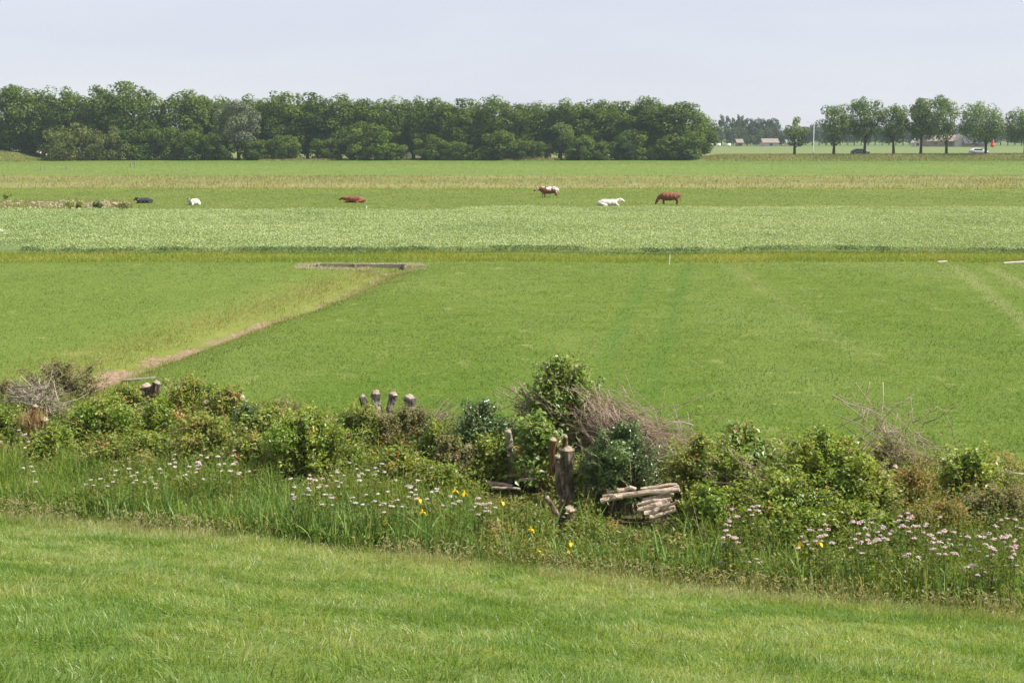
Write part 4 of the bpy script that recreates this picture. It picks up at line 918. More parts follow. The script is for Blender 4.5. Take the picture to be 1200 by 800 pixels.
# dead stems of last year's weeds standing through the hedge
n = 2600; u = RNG.uniform(-28, 12, n); s = RNG.uniform(1.5, 9.5, n); x, y = hedge_xy(u, s); k = (np.abs(x) < 0.35 * y + 4.0) & (fbm(x * .5, y * .5, 141) > .44); x, y, s = x[k], y[k], s[k]
h = RNG.uniform(.45, 1.15, len(x)) * np.interp(s, [1.5, 4, 9.5], [.7, 1, .8]); kk = clear_of(x, y, h, s); x, y, h = x[kk], y[kk], h[kk]
mb = MB(); mb.add(*blades(np.stack([x, y, terrain(x, y)], 1), h, RNG.uniform(.008, .016, len(x)), .45, 3, RNG.uniform(0, 1, len(x)))); tag(mb.build('dead_stems', M['straw']), kind='stuff')

def shrub(px, top, wpx, s, mat, lab, size=0.075, dens=1.0, cat='shrub', name='shrub', shoots=10, hmin=0.4, aspect=0.62):
    """a tangle of arching leafy stems of uneven length rising from one foot, with a few denser leaf clumps"""
    p, mpp = at_s(px, top, s); z0 = tz(p[0], p[1]); h = max(hmin, p[2] - z0); w = wpx * mpp
    t = thing(name, lab, cat, (p[0], p[1], z0)); m = MB(); st = MB()
    ns = int(44 + 62 * w * h * dens + shoots); seed = RNG.integers(1000)
    for k in range(ns):
        a = RNG.uniform(0, 6.283); el = math.asin(RNG.uniform(0.02, 1.0)) if k % 5 else RNG.uniform(1.1, 1.57)
        f = 0.68 + 0.55 * float(fbm(np.array(a * 1.3 + seed), np.array(el * 2.1), 131, 2)); f *= RNG.uniform(.62, 1.10)
        tip = np.array([math.cos(a) * math.cos(el) * w * .62 * f, math.sin(a) * math.cos(el) * w * .50 * f, h * (.10 + .90 * math.sin(el) ** .7) * (.42 + .62 * f)])
        tip[2] = min(tip[2], h * 1.05)
        b = np.array([RNG.normal(0, .10 * w), RNG.normal(0, .08 * w), -.04]); c1_ = b * .6 + np.array([tip[0] * .35, tip[1] * .35, tip[2] * RNG.uniform(.6, .95)])
        q = np.linspace(0, 1, 6)[:, None]; cv = b * (1 - q) ** 2 + 2 * c1_ * q * (1 - q) + tip * q ** 2
        L = float(np.linalg.norm(tip - b)); add_tube(st, cv, np.linspace(.011, .0025, 6) * (1 + .5 * h), 3)
        nl = int(max(14, L * 40 * (.075 / size) ** 1.3 * min(1.3, .6 + .5 * dens))); q = (RNG.uniform(.12, 1, nl) ** .75)[:, None]
        P = b * (1 - q) ** 2 + 2 * c1_ * q * (1 - q) + tip * q ** 2
        off = nrm(RNG.normal(0, 1, (nl, 3)) + [0, 0, .3]) * (RNG.uniform(.25, 1.5, nl) * size * 1.3)[:, None]; P = P + off
        P[:, 2] = np.maximum(P[:, 2], .02)
        Nn = nrm(RNG.normal(0, .5, (nl, 3)) + off / np.maximum(np.linalg.norm(off, axis=1, keepdims=True), 1e-6) * .5 + [0, 0, .75])
        V, Fc = leaves(P, Nn, RNG.uniform(.55, 1.3, nl) * size, aspect); tb = RNG.normal(.5, .2)
        m.add(V, Fc, np.repeat(np.clip(tb + .18 * (q[:, 0] - .6) + RNG.normal(0, .13, nl), 0, 1), 4))
    lob = [[RNG.normal(0, w * .2), RNG.normal(0, w * .16), RNG.uniform(.25, .78) * h] for _ in range(7)]
    crown_cloud(m, lob, [min(w, h) * RNG.uniform(.12, .24) for _ in lob], int(800 * dens * (.6 + w * h)), size, .9, .2, .42, aspect, .35)
    m.build('foliage', M[mat], t); st.build('stem', M['twig'], t, True)
    return t
SH = [
 (846, 632, 80, 1.9, 'green', 'low leafy herbs left of the drooping iris clump at the grass edge', dict(size=.06, hmin=.3, cat='herb', name='leafy_herb')),
 (958, 648, 110, 1.5, 'green', 'dark leafy herbs at the grass edge below the two right yellow irises', dict(size=.06, hmin=.3, cat='herb', name='leafy_herb')),
 (1046, 652, 110, 1.6, 'green', 'leafy herbs at the grass edge below the right flower patch', dict(size=.055, hmin=.3, cat='herb', name='leafy_herb')),
 (1128, 664, 100, 1.5, 'green', 'leafy herbs at the grass edge left of the right frame edge', dict(size=.055, hmin=.3, cat='herb', name='leafy_herb')),
 (1200, 668, 90, 1.6, 'green', 'leafy herbs at the grass edge cut off by the right frame edge', dict(size=.055, hmin=.3, cat='herb', name='leafy_herb')),
 (744, 628, 80, 2.0, 'weed', 'low pale herbs at the grass edge below the log stack', dict(size=.055, hmin=.3, cat='herb', name='leafy_herb')),
 (58, 500, 80, 3.9, 'green', 'leafy bush right of the frayed stump in front of the left brushwood', {}),
 (186, 470, 70, 6.0, 'green', 'green bush in front of the left short logs', dict(hmin=.3)),
 (318, 476, 70, 6.0, 'green', 'green bush between the small dark bush and the hollow bush', {}),
 (170, 508, 80, 4.2, 'green', 'low leafy bush before the left short logs', {}),
 (292, 512, 70, 4.0, 'bramble', 'bramble left of the large hollow bush', dict(cat='bramble', name='bramble')),
 (410, 524, 60, 4.2, 'green', 'green bush just right of the large hollow bush', {}),
 (520, 545, 60, 3.6, 'green', 'low green bush left of the central short logs', {}),
 (690, 540, 44, 4.6, 'green', 'leafy growth right behind the thick middle stump', {}),
 (858, 530, 80, 4.4, 'green', 'green bush directly right of the log stack', {}),
 (1000, 590, 90, 3.2, 'green', 'low green bush before the right flower patch', {}),
 (948, 600, 90, 2.8, 'green', 'low dark bush above the two right yellow irises', {}),
 (880, 600, 70, 2.9, 'green', 'low leafy bush below the round reddish stump', {}),
 (1168, 556, 70, 6.6, 'weed', 'weedy growth behind the bare branch at the right edge', dict(size=.055)),
 (12, 482, 80, 4.8, 'green', 'leafy green bush cut off by the left edge, below brushwood', {}),
 (70, 424, 110, 9.3, 'weed', 'tall greyish weed thicket behind the left brushwood', dict(dens=.55, size=.055, shoots=26, cat='weed thicket', name='weed_thicket')),
 (8, 446, 60, 8.6, 'weed', 'greyish weed thicket cut off at the left edge behind the bush', dict(dens=.5, size=.055, shoots=18, cat='weed thicket', name='weed_thicket')),
 (112, 466, 84, 5.0, 'green', 'dark leafy bush right of the left brushwood and frayed stump', {}),
 (146, 452, 58, 6.6, 'bramble', 'yellowish bramble left of the two-pronged dark stump', dict(cat='bramble', name='bramble')),
 (222, 443, 84, 7.0, 'bramble', 'bright green bramble mound right of the two-pronged dark stump', dict(cat='bramble', name='bramble')),
 (264, 455, 66, 6.4, 'bramble', 'reddish tinged bramble left of the small dark bush', dict(cat='bramble', name='bramble')),
 (288, 476, 50, 5.8, 'dark', 'small dark bush under a pale cut stump left of centre', dict(size=.055)),
 (240, 486, 110, 4.8, 'bramble', 'wide low bramble behind the left patch of white flowers', dict(cat='bramble', name='bramble')),
 (126, 514, 90, 3.7, 'bramble', 'low bramble in front of the dark leafy left bush', dict(cat='bramble', name='bramble')),
 (330, 468, 90, 8.6, 'weed', 'thin reddish weeds behind the large hollow green bush', dict(dens=.45, size=.05, shoots=22, cat='weed thicket', name='weed_thicket')),
 (360, 484, 116, 4.0, 'green', 'large green bush with a dark hollow behind white flowers', dict(dens=1.1)),
 (428, 476, 84, 6.4, 'bramble', 'olive bramble below the pale knobbed pollard stump', dict(cat='bramble', name='bramble')),
 (474, 476, 84, 6.4, 'weed', 'olive weedy mound right below the pale pollard stumps', dict(size=.055)),
 (468, 528, 84, 4.0, 'bramble', 'yellow-green mound behind the middle white flowers', dict(cat='bramble', name='bramble')),
 (512, 496, 50, 5.6, 'green', 'small green bush behind the V-shaped stump', {}),
 (562, 474, 84, 5.8, 'dark', 'dark upright bush left of the central brushwood', dict(size=.065, shoots=16)),
 (530, 512, 60, 4.8, 'weed', 'grey-green bush left of the leaning stump', dict(size=.06)),
 (656, 426, 108, 6.8, 'broad', 'tall dark green bush that tops the middle of the hedge', dict(size=.10, dens=.9, shoots=14)),
 (630, 490, 76, 5.2, 'broad', 'broad-leaved bush right of the pale upright trunk', dict(size=.12, dens=.7)),
 (572, 512, 50, 5.2, 'green', 'green bush around the leaning stump', {}),
 (728, 498, 90, 4.2, 'dark', 'dense dark small-leaved bush before the large brushwood heap', dict(size=.05, dens=1.6)),
 (820, 514, 88, 4.9, 'bramble', 'yellow-green bush above the right log stack', dict(cat='bush', name='bush')),
 (828, 570, 66, 3.2, 'green', 'dark leafy bush hanging over the right end of the logs', dict(size=.085)),
 (880, 504, 116, 5.8, 'broad', 'broad-leaved bush right of the bare saplings', dict(size=.12, dens=.75, shoots=16)),
 (968, 508, 132, 4.5, 'green', 'largest green bush on the right half of the hedge', dict(dens=1.1, shoots=18)),
 (922, 556, 130, 3.6, 'green', 'wide green bush in front of the largest right bush', dict(dens=1.05)),
 (1016, 552, 84, 4.6, 'bramble', 'bramble left of the rotten brown stump on the right', dict(cat='bramble', name='bramble')),
 (1042, 518, 96, 7.2, 'weed', 'thin weed thicket under the right loose brushwood', dict(dens=.5, size=.05, shoots=18, cat='weed thicket', name='weed_thicket')),
 (1074, 546, 76, 5.4, 'fern', 'tan ferny growth left of the dark square stump', dict(cat='fern', name='fern_clump', aspect=.4)),
 (1136, 528, 70, 6.0, 'green', 'green bush right of the dark square stump', dict(size=.09)),
 (1106, 584, 90, 4.0, 'fern', 'tan ferny growth below the dark square stump', dict(cat='fern', name='fern_clump', aspect=.4)),
 (1176, 570, 96, 5.0, 'weed', 'olive weedy mound at the right edge of the hedge', dict(size=.055)),
 (690, 612, 60, 2.6, 'bramble', 'low yellowish bramble below the dense dark bush', dict(cat='bramble', name='bramble', hmin=.3)),
 (604, 594, 76, 2.9, 'herbmix', 'low green bramble in front of the central short logs', dict(cat='bramble', name='bramble', hmin=.3)),
]
M['herbmix'] = M['herb']
for px, top, w, s, mat, lab, kw in SH: shrub(px, top, w, s, mat, lab, **kw)

def stump(px, base_s, prongs, lab, mat='bark', name='stump'):
    """prongs: (dx px, top py, radius m, lean) each from the common foot"""
    p, mpp = at_s(px, prongs[0][1], base_s); z0 = tz(p[0], p[1])
    t = thing(name, lab, 'stump', (p[0], p[1], z0)); body = MB(); caps = []
    for dx, top, r, lean in prongs:
        q, _ = at_s(px + dx, top, base_s); h = q[2] - z0; b = np.array([dx * mpp, RNG.normal(0, .03), 0.0])
        zs = np.linspace(-0.1, h, 7); f = np.clip(zs / h, 0, 1)
        pts = np.stack([b[0] * (0.6 + .4 * f) + lean * h * f ** 1.5, b[1] + 0 * f, zs], 1)
        rr = r * (1.3 - 0.5 * f + 0.22 * f ** 4) * (1 + RNG.normal(0, .10, 7)); pts[1:-1] += RNG.normal(0, r * .12, (5, 3))
        add_tube(body, pts, rr, 13, wob=.16); caps.append((pts[-1], rr[-1]))
        for _ in range(5):
            zk = RNG.uniform(.6, .99) * h; a = RNG.uniform(0, 6.28); c = np.array([np.interp(zk, zs, pts[:, 0]), b[1], zk]); rock(body, c + r * .85 * np.array([math.cos(a), math.sin(a), 0]), r * RNG.uniform(.3, .55))
    body.build('trunk', M[mat], t)
    for c, r in caps:
        m = MB(); add_tube(m, [c + [0, 0, -.01], c + [0, 0, .012], c + [r * .2, 0, .04 + r * .2]], [r * .92, r * .85, r * .35], 9, wob=.16); m.build('cut_face', M['cut'], t)
    return t
stump(174, 7.8, [(-3, 453, .15, 0), (5, 449, .09, .1)], 'dark two-pronged stump above the left short logs')
stump(224, 7.6, [(0, 450, .07, 0)], 'thin cut stem poking out of the bright bramble mound')
stump(283, 7.0, [(0, 465, .08, 0)], 'thin pale cut stump above the small dark bush', 'barkpale')
stump(442, 8.6, [(-12, 464, .085, -.1), (-1, 460, .12, 0), (13, 463, .09, .12)], 'pale pollard stump with three knobs standing above the hedge', 'barkgrey', 'pollard_stump')
stump(478, 8.8, [(0, 466, .125, .05)], 'single pale round-headed stump right of the three-knobbed pollard', 'barkgrey')
stump(486, 6.6, [(-6, 520, .06, -.25), (4, 523, .07, .2)], 'small V-shaped stump in the middle undergrowth', 'barkpale')
stump(552, 5.1, [(0, 523, .085, -.08)], 'dark leaning stump with a cut top left of the pale trunk')
stump(597, 5.4, [(0, 506, .075, -.03), (-5, 538, .09, 0)], 'slim pale upright trunk above the central short logs', 'barkpale')
stump(664, 3.9, [(2, 527, .12, 0), (-8, 534, .08, -.02)], 'thick tall stump standing in the middle of the hedge')
stump(650, 4.6, [(-2, 516, .08, 0), (8, 512, .05, .06)], 'rotten brown stump just behind the thick middle stump', 'barkbrown')
stump(664, 2.9, [(4, 597, .10, 0), (-7, 583, .045, -.4)], 'broken low stump in front of the thick middle stump')
stump(846, 4.7, [(-2, 560, .11, -.05), (-10, 584, .06, -.2)], 'reddish brown stump in the bush right of the log stack', 'barkbrown')
stump(1041, 6.3, [(-4, 556, .12, 0), (6, 548, .07, .05)], 'rotten brown stump under the right loose brushwood', 'barkbrown')
stump(1110, 6.8, [(0, 538, .09, 0)], 'dark square-cut stump beside the right green bush')
stump(43, 4.7, [(-6, 484, .13, 0), (8, 492, .10, .05), (-1, 476, .06, 0)], 'frayed orange-brown stump below the left brushwood', 'barkbrown')
stump(360, 4.4, [(-4, 528, .12, 0), (9, 526, .08, .05)], 'brown stump inside the large hollow green bush', 'barkbrown')
stump(240, 6.4, [(0, 472, .09, .05)], 'orange-brown stump between the bright bramble and the reddish bramble', 'barkbrown')
# strips of frayed straw-like bark on the left stump
p, _ = at_s(42, 500, 4.7); n = 500
mb = MB(); P = np.stack([p[0] + RNG.normal(0, .17, n), p[1] + RNG.normal(-.12, .1, n), tz(p[0], p[1]) + RNG.uniform(.05, .75, n)], 1)
mb.add(*blades(P, RNG.uniform(.15, .45, n), .016, .5, 2)); tag(mb.build('withered_stems', M['straw']), 'bundle of withered straw-coloured stems leaning on the frayed left stump', 'withered plant')

def logs(specs, s0, group, labels, mat='log', k=0.64):
    for (x0, y0, x1, y1, r, ds), lab in zip(specs, labels):
        A, _ = at_s(x0, y0, s0 + ds); B, _ = at_s(x1, y1, s0 + ds + 0.05); log(A, B, r * k, lab, group, mat)
L0 = ['long pale log on top of the right stack, reaching furthest left', 'short brown log end at the left of the right stack', 'pale short log tip below the brown log end', 'topmost thin log of the right stack', 'second thin log from the top of the right stack']
L1 = 'short pale log in the lower heap of the right stack'
logs([(706, 583, 796, 574, .085, 0), (712, 577, 745, 572, .075, .15), (704, 587, 730, 581, .075, -.1), (752, 573, 793, 567, .05, .3), (756, 577, 796, 570, .055, .25),
      (752, 590, 788, 584, .07, -.05), (750, 597, 782, 587, .085, -.1), (756, 603, 786, 590, .075, -.2), (762, 606, 792, 597, .065, -.25), (766, 600, 796, 588, .06, .1), (748, 592, 772, 588, .06, .15), (754, 586, 790, 579, .06, .05), (758, 600, 790, 594, .07, -.12), (748, 598, 768, 594, .055, .1)],
     3.55, 'logs of the right stack', L0 + [L1] * 9)
C0 = ['long pale pole lying at the left of the central short logs', 'second pole just under the long pale pole of the centre']
C1 = 'short pale log in the small heap between the pale trunk and thick stump'
logs([(570, 565, 602, 569, .055, 0), (576, 571, 610, 572, .045, -.15), (596, 556, 614, 559, .06, .2), (601, 551, 618, 555, .065, .3), (606, 546, 620, 551, .07, .4), (612, 552, 632, 549, .06, .1), (617, 546, 634, 553, .065, .2), (608, 563, 628, 561, .06, 0), (622, 560, 638, 556, .05, .1), (640, 560, 652, 562, .05, .1), (680, 562, 706, 560, .06, .1)],
     4.75, 'short logs in the middle of the hedge', C0 + [C1] * 7 + ['short log just left of the thick middle stump', 'pale log end right of the thick middle stump'])
logs([(168, 482, 194, 477, .045, .3), (172, 487, 196, 482, .05, .2), (173, 491, 194, 487, .055, .05), (174, 496, 192, 492, .06, -.1)], 7.7, 'short logs on the left of the hedge',
     ['topmost thin log of the left short stack under the dark stump', 'second log from the top of the left short stack', 'third log from the top of the left short stack', 'bottom pale log of the left short stack'])
logs([(758, 551, 776, 540, .06, 0), (760, 556, 786, 548, .05, -.1), (752, 547, 772, 530, .04, .2)], 5.2, 'poles leaning above the right stack',
     ['upper pale pole leaning above the right log stack', 'lower pale pole leaning above the right log stack', 'thin grey pole leaning behind the pale pair above the right stack'])
A, _ = at_s(298, 521, 4.9); B, _ = at_s(318, 527, 4.9); log(A, B, .04, 'thin pale stick sticking out left of the large hollow bush')

def brush(lab, lines, n, s0, spread, mat='twig', name='brushwood_heap', r=0.012, cat='brushwood', jit=0.25):
    """lines: pixel segments (x0,y0,x1,y1) that the twigs roughly follow"""
    m = MB(); c = None
    for _ in range(n):
        x0, y0, x1, y1 = lines[RNG.integers(len(lines))]; j = RNG.normal(0, spread, 2)
        ex = RNG.uniform(.5, 1.15); off = RNG.uniform(-.2, .3)
        dx, dy = x1 - x0, y1 - y0; sw = RNG.normal(0, jit * .8); dx, dy = dx * math.cos(sw) - dy * math.sin(sw), dx * math.sin(sw) + dy * math.cos(sw); x0 += (x1 - x0) * .5 - dx * .5; y0 += (y1 - y0) * .5 - dy * .5
        a0 = (x0 + dx * off + j[0], y0 + dy * off + j[1]); a1 = (x0 + dx * (off + ex) + j[0] + RNG.normal(0, spread * jit * 2), y0 + dy * (off + ex) + j[1] + RNG.normal(0, spread * jit * 2))
        ds = RNG.normal(0, .3); A, _ = at_s(*a0, s0 + ds); B, _ = at_s(*a1, s0 + ds + RNG.normal(0, .4))
        for Q in (A, B): Q[2] = max(Q[2], tz(Q[0], Q[1]) + .02)
        if c is None: c = np.array([A[0], A[1], tz(A[0], A[1])])
        L = np.linalg.norm(B - A); rr = r * RNG.uniform(.5, 1.5); mid_ = [(A + (B - A) * q + RNG.normal(0, .035 * L, 3)) for q in (.35, .7)]
        add_tube(m, np.array([A, *mid_, B]) - c, [rr, rr * .8, rr * .6, rr * .3], 4)
        for _ in range(2):
            b = mid_[RNG.integers(2)]; e = b + (B - A) * RNG.uniform(.15, .3) + RNG.normal(0, .12 * L, 3); add_tube(m, np.array([b, (b + e) / 2 + RNG.normal(0, .01, 3), e]) - c, [rr * .55, rr * .4, rr * .2], 3)
    o = m.build(name, M[mat], smooth=True); o.location = c
    return tag(o, lab, cat)
brush('large heap of pinkish-grey brushwood sloping down behind the dark bush', [(672, 480, 770, 530), (690, 490, 760, 545), (668, 495, 730, 540), (700, 478, 800, 530), (680, 505, 740, 560), (690, 470, 720, 500), (720, 500, 780, 520)], 500, 6.6, 11, r=.007, jit=.42)
brush('small tangle of grey twigs left below the tall middle bush', [(598, 458, 650, 490), (602, 470, 650, 500), (610, 460, 670, 500)], 60, 6.9, 6, r=.008, jit=.4)
brush('loose pale brushwood bundle on the right part of the hedge', [(1005, 500, 1090, 545), (1040, 505, 1110, 540), (990, 480, 1060, 520), (1040, 500, 1030, 550), (1060, 500, 1100, 530)], 80, 7.4, 10, r=.007, jit=.8)
brush('single long bare branch arching over the right brushwood', [(975, 470, 1060, 505)], 1, 7.2, 3, 'twigpale', 'bare_branch', .013, 'branch')
brush('bare pale branch lying toward the right edge of the hedge', [(1202, 558, 1155, 553)], 1, 7.0, 3, 'twigpale', 'bare_branch', .012, 'branch')
brush('heap of tan twigs at the far left of the hedge', [(15, 480, 70, 470), (20, 465, 80, 490), (40, 490, 75, 500), (10, 470, 50, 450), (60, 480, 55, 455)], 130, 6.6, 7, 'twigpale', r=.012, jit=.6)
brush('pair of thin bare saplings standing at the end of the large brushwood', [(806, 520, 796, 466), (808, 522, 802, 480), (800, 520, 780, 470)], 9, 6.8, 4, 'twigpale', 'bare_sapling', .009, 'sapling', .8)
brush('dry twigs hanging in the bush right of the log stack', [(830, 545, 870, 565), (850, 540, 900, 560)], 40, 4.5, 6, r=.008)
brush('few dry twigs standing before the olive weedy mound in the middle', [(497, 500, 532, 472), (500, 503, 538, 478), (494, 504, 524, 476)], 34, 6.6, 5, r=.006)

# ------------------------------------------------------------------ flowers
def valerian_meshes(pink):
    H = 1.0; m = MB(); pts = np.array([[0, 0, 0], [.02, 0, .35], [.0, .02, .7], [.01, 0, 1.0]]); add_tube(m, pts, [.008, .007, .005, .004], 4)
    for z in (.3, .5, .68, .8):
        for sg in (-1, 1):
            a = RNG.uniform(0, 3.14); d = np.array([math.cos(a), math.sin(a), .5]) * sg; d[2] = .35; n = 9; q = np.linspace(.2, 1, n)[:, None]
            V, Fc = leaves(np.array([.01, 0, z]) + d * q * .16 * (1.2 - z * .6) + RNG.normal(0, .014, (n, 3)), nrm(RNG.normal(0, .4, (n, 3)) + [0, 0, 1]), .055, .4); m.add(V, Fc, RNG.uniform(.2, .8))
    heads = []
    for k in range(RNG.integers(1, 4)):
        c = np.array([0.01, 0, 1.0]) if k == 0 else np.array([RNG.normal(0, .07), RNG.normal(0, .07), RNG.uniform(.84, .97)])
        if k: add_tube(m, [[.01, 0, .7], (np.array([.01, 0, .7]) + c) / 2 + [0, 0, -.02], c], [.005, .004, .003], 4)
        n = 44; rr = (.045 if k == 0 else .033) * RNG.uniform(.85, 1.2); d = rdir(n); d[:, 2] = np.abs(d[:, 2]) * .55
        h = MB(); V, Fc = leaves(c + d * rr * RNG.uniform(.4, 1, (n, 1)), nrm(d * .6 + [0, 0, 1] + RNG.normal(0, .3, (n, 3))), RNG.uniform(.014, .026, n), .9, .02); h.add(V, Fc, np.repeat(RNG.uniform(0, 1, n), 4))
        heads.append(h.mesh('flower_head', M['valerpink' if pink else 'valer']))
    return m.mesh('stem', M['herb']), heads
VM = {p: [valerian_meshes(p) for _ in range(5)] for p in (False, True)}
def valerian(px, py, pink, lab, grp, z=0.95):
    zt = z * RNG.uniform(.85, 1.12); p = gp(px, py, zt)
    if sdist(p[0], p[1]) < 0.5: p, _ = at_s(px, py, 0.5)
    z0 = tz(p[0], p[1]); h = max(.3, p[2] - z0); st, heads = VM[pink][RNG.integers(5)]
    sc = RNG.uniform(.85, 1.2)
    t = thing('valerian', lab, 'flower', (p[0], p[1], z0), RNG.uniform(0, 6.28), grp, (sc, sc, h))
    link('stem', st, t)
    for hm in heads: link('flower_head', hm, t)
def cluster(boxes, pink, lab, grp, z=.95):
    for x0, y0, x1, y1, n in boxes:
        for _ in range(n): valerian(RNG.uniform(x0, x1), RNG.uniform(y0, y1), pink, lab, grp, z)
cluster([(190, 530, 245, 548, 9), (255, 526, 292, 556, 13), (100, 548, 195, 572, 13), (22, 538, 45, 574, 4), (175, 538, 240, 560, 8)], False, 'white-topped valerian in the left flower patch under the low brambles', 'valerian of the left flower patch')
cluster([(22, 502, 32, 532, 3)], False, 'white-topped valerian in the dark gap below the left brushwood', 'valerian by the frayed left stump')
cluster([(340, 553, 400, 585, 17), (395, 542, 450, 562, 12), (405, 560, 490, 595, 18), (480, 568, 520, 580, 6)], False, 'white-topped valerian in the middle patch before the hollow green bush', 'valerian of the middle flower patch')
cluster([(545, 582, 575, 592, 5), (515, 580, 545, 598, 3)], True, 'pale pinkish valerian beside the large clump of iris blades', 'valerian beside the iris clump')
cluster([(848, 592, 866, 640, 9), (862, 588, 892, 598, 4), (840, 655, 850, 662, 2), (880, 650, 886, 655, 1)], True, 'pinkish valerian below the wide green right bush', 'valerian below the wide right bush')
cluster([(940, 612, 985, 640, 9), (998, 610, 1045, 640, 16), (1050, 600, 1110, 622, 14), (1060, 620, 1125, 655, 13), (1085, 690, 1092, 696, 1), (1120, 660, 1165, 700, 3)], True, 'pinkish valerian in the right patch below the tan ferny growth', 'valerian of the right flower patch')
cluster([(1135, 622, 1165, 665, 10), (1160, 605, 1200, 655, 18)], True, 'pinkish valerian in the dense patch at the right edge', 'valerian at the right edge')

def blade_clump_mesh(n, H, W, spread, mat, lean=.35, name='leaves'):
    m = MB(); P = np.stack([RNG.normal(0, spread, n), RNG.normal(0, spread * .6, n), np.full(n, -.03)], 1)
    m.add(*blades(P, H * RNG.uniform(.55, 1.1, n), W, lean, 4, None, None, 2.0)); return m.mesh(name, mat)
IC = [blade_clump_mesh(26, 1.0, .030, .13, M['iris_leaf']) for _ in range(4)]
def iris_clump(px, base, top, sc, lab, grp=None):
    p = gp(px, base, .1); z0 = tz(p[0], p[1]); h = at_y(px, top, p[1])[2] - z0
    t = thing('iris_clump', lab, 'iris', (p[0], p[1], z0), RNG.uniform(0, 6.28), grp, (sc, sc, max(.4, h)))
    link('leaves', IC[RNG.integers(4)], t); return t
iris_clump(497, 648, 578, 1.25, 'left half of the tallest bright iris clump in the middle front'); iris_clump(523, 652, 580, 1.15, 'right half of the tallest bright iris clump in the middle front')
iris_clump(556, 655, 606, .8, 'small dark iris clump right of the tallest iris clump'); iris_clump(478, 640, 592, .9, 'iris clump left beside the tallest iris clump')
iris_clump(655, 668, 618, .5, 'narrow iris clump with two yellow flowers in the middle front'); iris_clump(600, 662, 612, .5, 'slim iris clump in the low herbs of the middle')
iris_clump(752, 672, 612, .7, 'slim upright iris clump below the right log stack, left one'); iris_clump(778, 672, 612, .9, 'slim upright iris clump below the right log stack, right one')
iris_clump(905, 688, 634, 1.0, 'drooping iris clump below the wide green right bush'); iris_clump(938, 694, 630, 1.2, 'large arching iris clump between the two right yellow flowers')
iris_clump(1000, 690, 640, .8, 'iris clump left of the right flower patch'); iris_clump(420, 632, 585, 1.0, 'iris clump below the middle white flowers'); iris_clump(365, 628, 586, 1.0, 'iris clump below the hollow green bush')
iris_clump(330, 620, 580, .9, 'iris clump at the left end of the middle front'); iris_clump(250, 610, 575, .8, 'iris clump below the left white flowers')
def iris_flower(px, py, lab, z=.85):
    p = gp(px, py, z)
    if sdist(p[0], p[1]) < .5: p, _ = at_s(px, py, .5)
    z0 = tz(p[0], p[1]); h = max(.35, p[2] - z0)
    t = thing('yellow_iris', lab, 'iris', (p[0], p[1], z0), RNG.uniform(0, 6.28))
    m = MB(); add_tube(m, [[.02, 0, -.03], [.01, .01, h * .5], [0, 0, h - .04]], [.008, .007, .006], 5); m.build('stem', M['iris_leaf'], t)
    m = MB()
    for k in range(3):
        a = k * 2.094; d = np.array([math.cos(a), math.sin(a), 0]); e = np.array([-math.sin(a), math.cos(a), 0]); c = np.array([0, 0, h - .04])
        rows = [(0, 0, .008), (.028, .022, .018), (.055, .016, .032), (.078, -.022, .026), (.086, -.05, .006)]
        V = []
        for r_, z_, w_ in rows: V += [c + d * r_ + [0, 0, z_] - e * w_, c + d * r_ + [0, 0, z_] + e * w_]
        m.add(np.array(V), [[2 * i, 2 * i + 1, 2 * i + 3, 2 * i + 2] for i in range(4)], RNG.uniform(0, 1))
        a += 1.047; d = np.array([math.cos(a), math.sin(a), 0]); e = np.array([-math.sin(a), math.cos(a), 0]); V = []
        for r_, z_, w_ in [(0, 0, .006), (.014, .03, .014), (.012, .065, .012), (.004, .085, .003)]: V += [c + d * r_ + [0, 0, z_] - e * w_, c + d * r_ + [0, 0, z_] + e * w_]
        m.add(np.array(V), [[2 * i, 2 * i + 1, 2 * i + 3, 2 * i + 2] for i in range(3)], RNG.uniform(0, 1))
    for VV in m.V: VV[:] = (VV - [0, 0, h - .04]) * .78 + [0, 0, h - .04]
    f = m.build('flower', M['yellow'], t)
    m = MB(); m.add(*blades(np.stack([RNG.normal(0, .03, 5), RNG.normal(0, .03, 5), np.full(5, -.03)], 1), h * RNG.uniform(.6, .95, 5), .024, .25, 4, None, None, 2.0)); m.build('leaves', M['iris_leaf'], t)
for px, py, lab in [(491, 583, 'yellow iris, upper of two above the tallest iris clump'), (495, 598, 'yellow iris, lower of two before the tallest iris clump'), (451, 609, 'yellow iris left of the tallest iris clump'), (533, 573, 'yellow iris, left of the pair above the tallest clump'), (544, 576, 'yellow iris, right of the pair above the tallest clump'),
                    (588, 586, 'yellow iris below the long pale pole'), (622, 618, 'yellow iris in low herbs before the thick stump'), (630, 646, 'yellow iris at the grass edge below the other middle irises'), (668, 634, 'yellow iris, upper of two at the narrow clump'), (665, 643, 'yellow iris, lower of two at the narrow clump'),
                    (937, 635, 'yellow iris, left of two below the wide green right bush'), (960, 634, 'yellow iris, right of two below the wide green right bush')]:
    iris_flower(px, py, lab)

# ------------------------------------------------------------------ haze, sky, sun, camera
hz = MB(); hz.add(*box_arr((0, 350, 12.0), (900, 1000, 27.0)))
m, nt, out, N = nodes('haze_air')
v = N('ShaderNodeVolumePrincipled'); v.inputs['Color'].default_value = (0.72, 0.86, 1.0, 1); v.inputs['Density'].default_value = 0.00015; v.inputs['Anisotropy'].default_value = 0.2
nt.links.new(v.outputs[0], out.inputs['Volume'])
tag(hz.build('haze', m), kind='stuff')

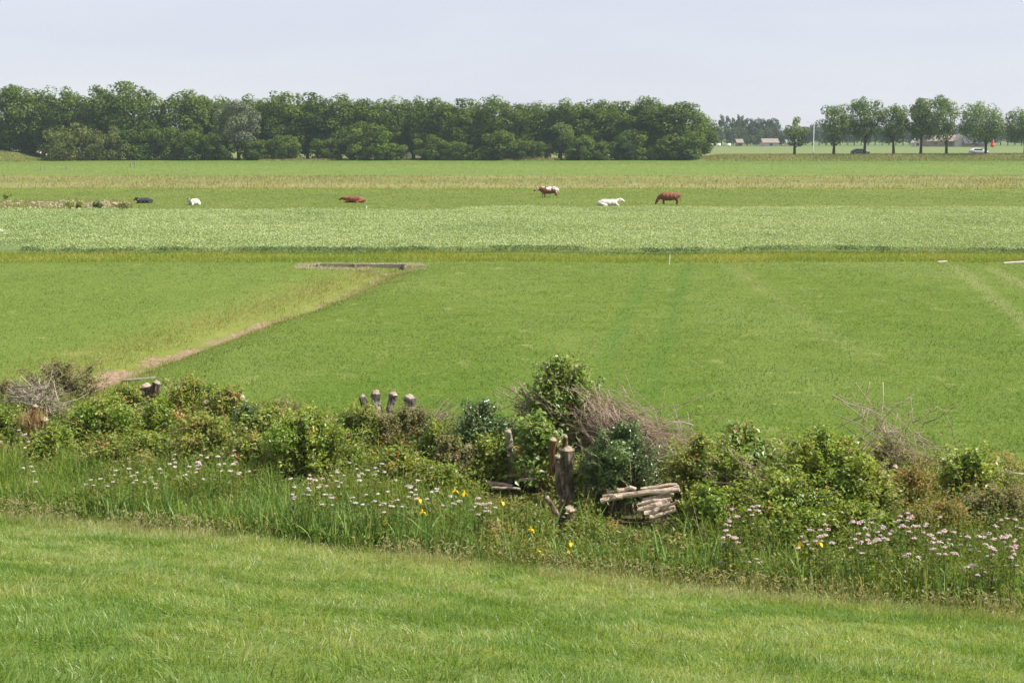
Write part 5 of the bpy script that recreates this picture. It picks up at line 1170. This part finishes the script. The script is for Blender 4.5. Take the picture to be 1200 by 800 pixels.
EL, AZ = R(52), R(97)
w = bpy.data.worlds.new('World'); SC.world = w; w.use_nodes = True
nt = w.node_tree; bg = nt.nodes['Background']; bg.inputs[1].default_value = 0.092
sk = nt.nodes.new('ShaderNodeTexSky'); sk.sky_type = 'NISHITA'; sk.sun_disc = False
sk.sun_elevation = EL; sk.sun_rotation = AZ; sk.altitude = 0; sk.air_density = 1.0; sk.dust_density = 0.3; sk.ozone_density = 2.5
hs = nt.nodes.new('ShaderNodeHueSaturation'); hs.inputs['Saturation'].default_value = 0.45
veil = nt.nodes.new('ShaderNodeMix'); veil.data_type = 'RGBA'; veil.inputs[0].default_value = 0.65; veil.inputs[7].default_value = (4.1, 4.22, 5.05, 1)   # thin bright veil of high cloud
tcw = nt.nodes.new('ShaderNodeTexCoord'); mpw = nt.nodes.new('ShaderNodeMapping'); mpw.inputs['Scale'].default_value = (3, 3, 14); nw = nt.nodes.new('ShaderNodeTexNoise'); nw.inputs['Scale'].default_value = 1.6; nw.inputs['Detail'].default_value = 5
mr = nt.nodes.new('ShaderNodeMapRange'); mr.inputs[1].default_value = .35; mr.inputs[2].default_value = .7; mr.inputs[3].default_value = .60; mr.inputs[4].default_value = .80
nt.links.new(tcw.outputs['Generated'], mpw.inputs[0]); nt.links.new(mpw.outputs[0], nw.inputs['Vector']); nt.links.new(nw.outputs['Fac'], mr.inputs[0]); nt.links.new(mr.outputs[0], veil.inputs[0])
nt.links.new(sk.outputs[0], hs.inputs['Color']); nt.links.new(hs.outputs[0], veil.inputs[6]); nt.links.new(veil.outputs[2], bg.inputs[0])
sl = bpy.data.lights.new('sun', 'SUN'); sl.energy = 5.0; sl.angle = R(0.5); sl.color = (1.0, 0.955, 0.88)
so = bpy.data.objects.new('sun', sl); COL.objects.link(so)
sv = Vector((math.cos(EL) * math.sin(AZ), math.cos(EL) * math.cos(AZ), math.sin(EL)))
so.rotation_euler = sv.to_track_quat('Z', 'Y').to_euler()
cd = bpy.data.cameras.new('camera'); cd.lens = 36.0 * F / 1200; cd.sensor_width = 36; cd.clip_start = 0.1; cd.clip_end = 12000
co = bpy.data.objects.new('camera', cd); COL.objects.link(co); co.location = (0, 0, CAMZ); co.rotation_euler = (math.pi / 2 - PITCH, 0, 0)
SC.camera = co
SC.view_settings.view_transform = 'Standard'; SC.view_settings.look = 'None'; SC.view_settings.exposure = 0.8; SC.view_settings.gamma = 1.0
SC.render.engine = 'CYCLES'
cy = SC.cycles
cy.max_bounces = 5; cy.diffuse_bounces = 3; cy.glossy_bounces = 2; cy.transmission_bounces = 3; cy.volume_bounces = 1; cy.transparent_max_bounces = 4
cy.use_denoising = True; cy.denoiser = 'OPENIMAGEDENOISE'; cy.denoising_prefilter = 'FAST'; cy.caustics_reflective = False; cy.caustics_refractive = False
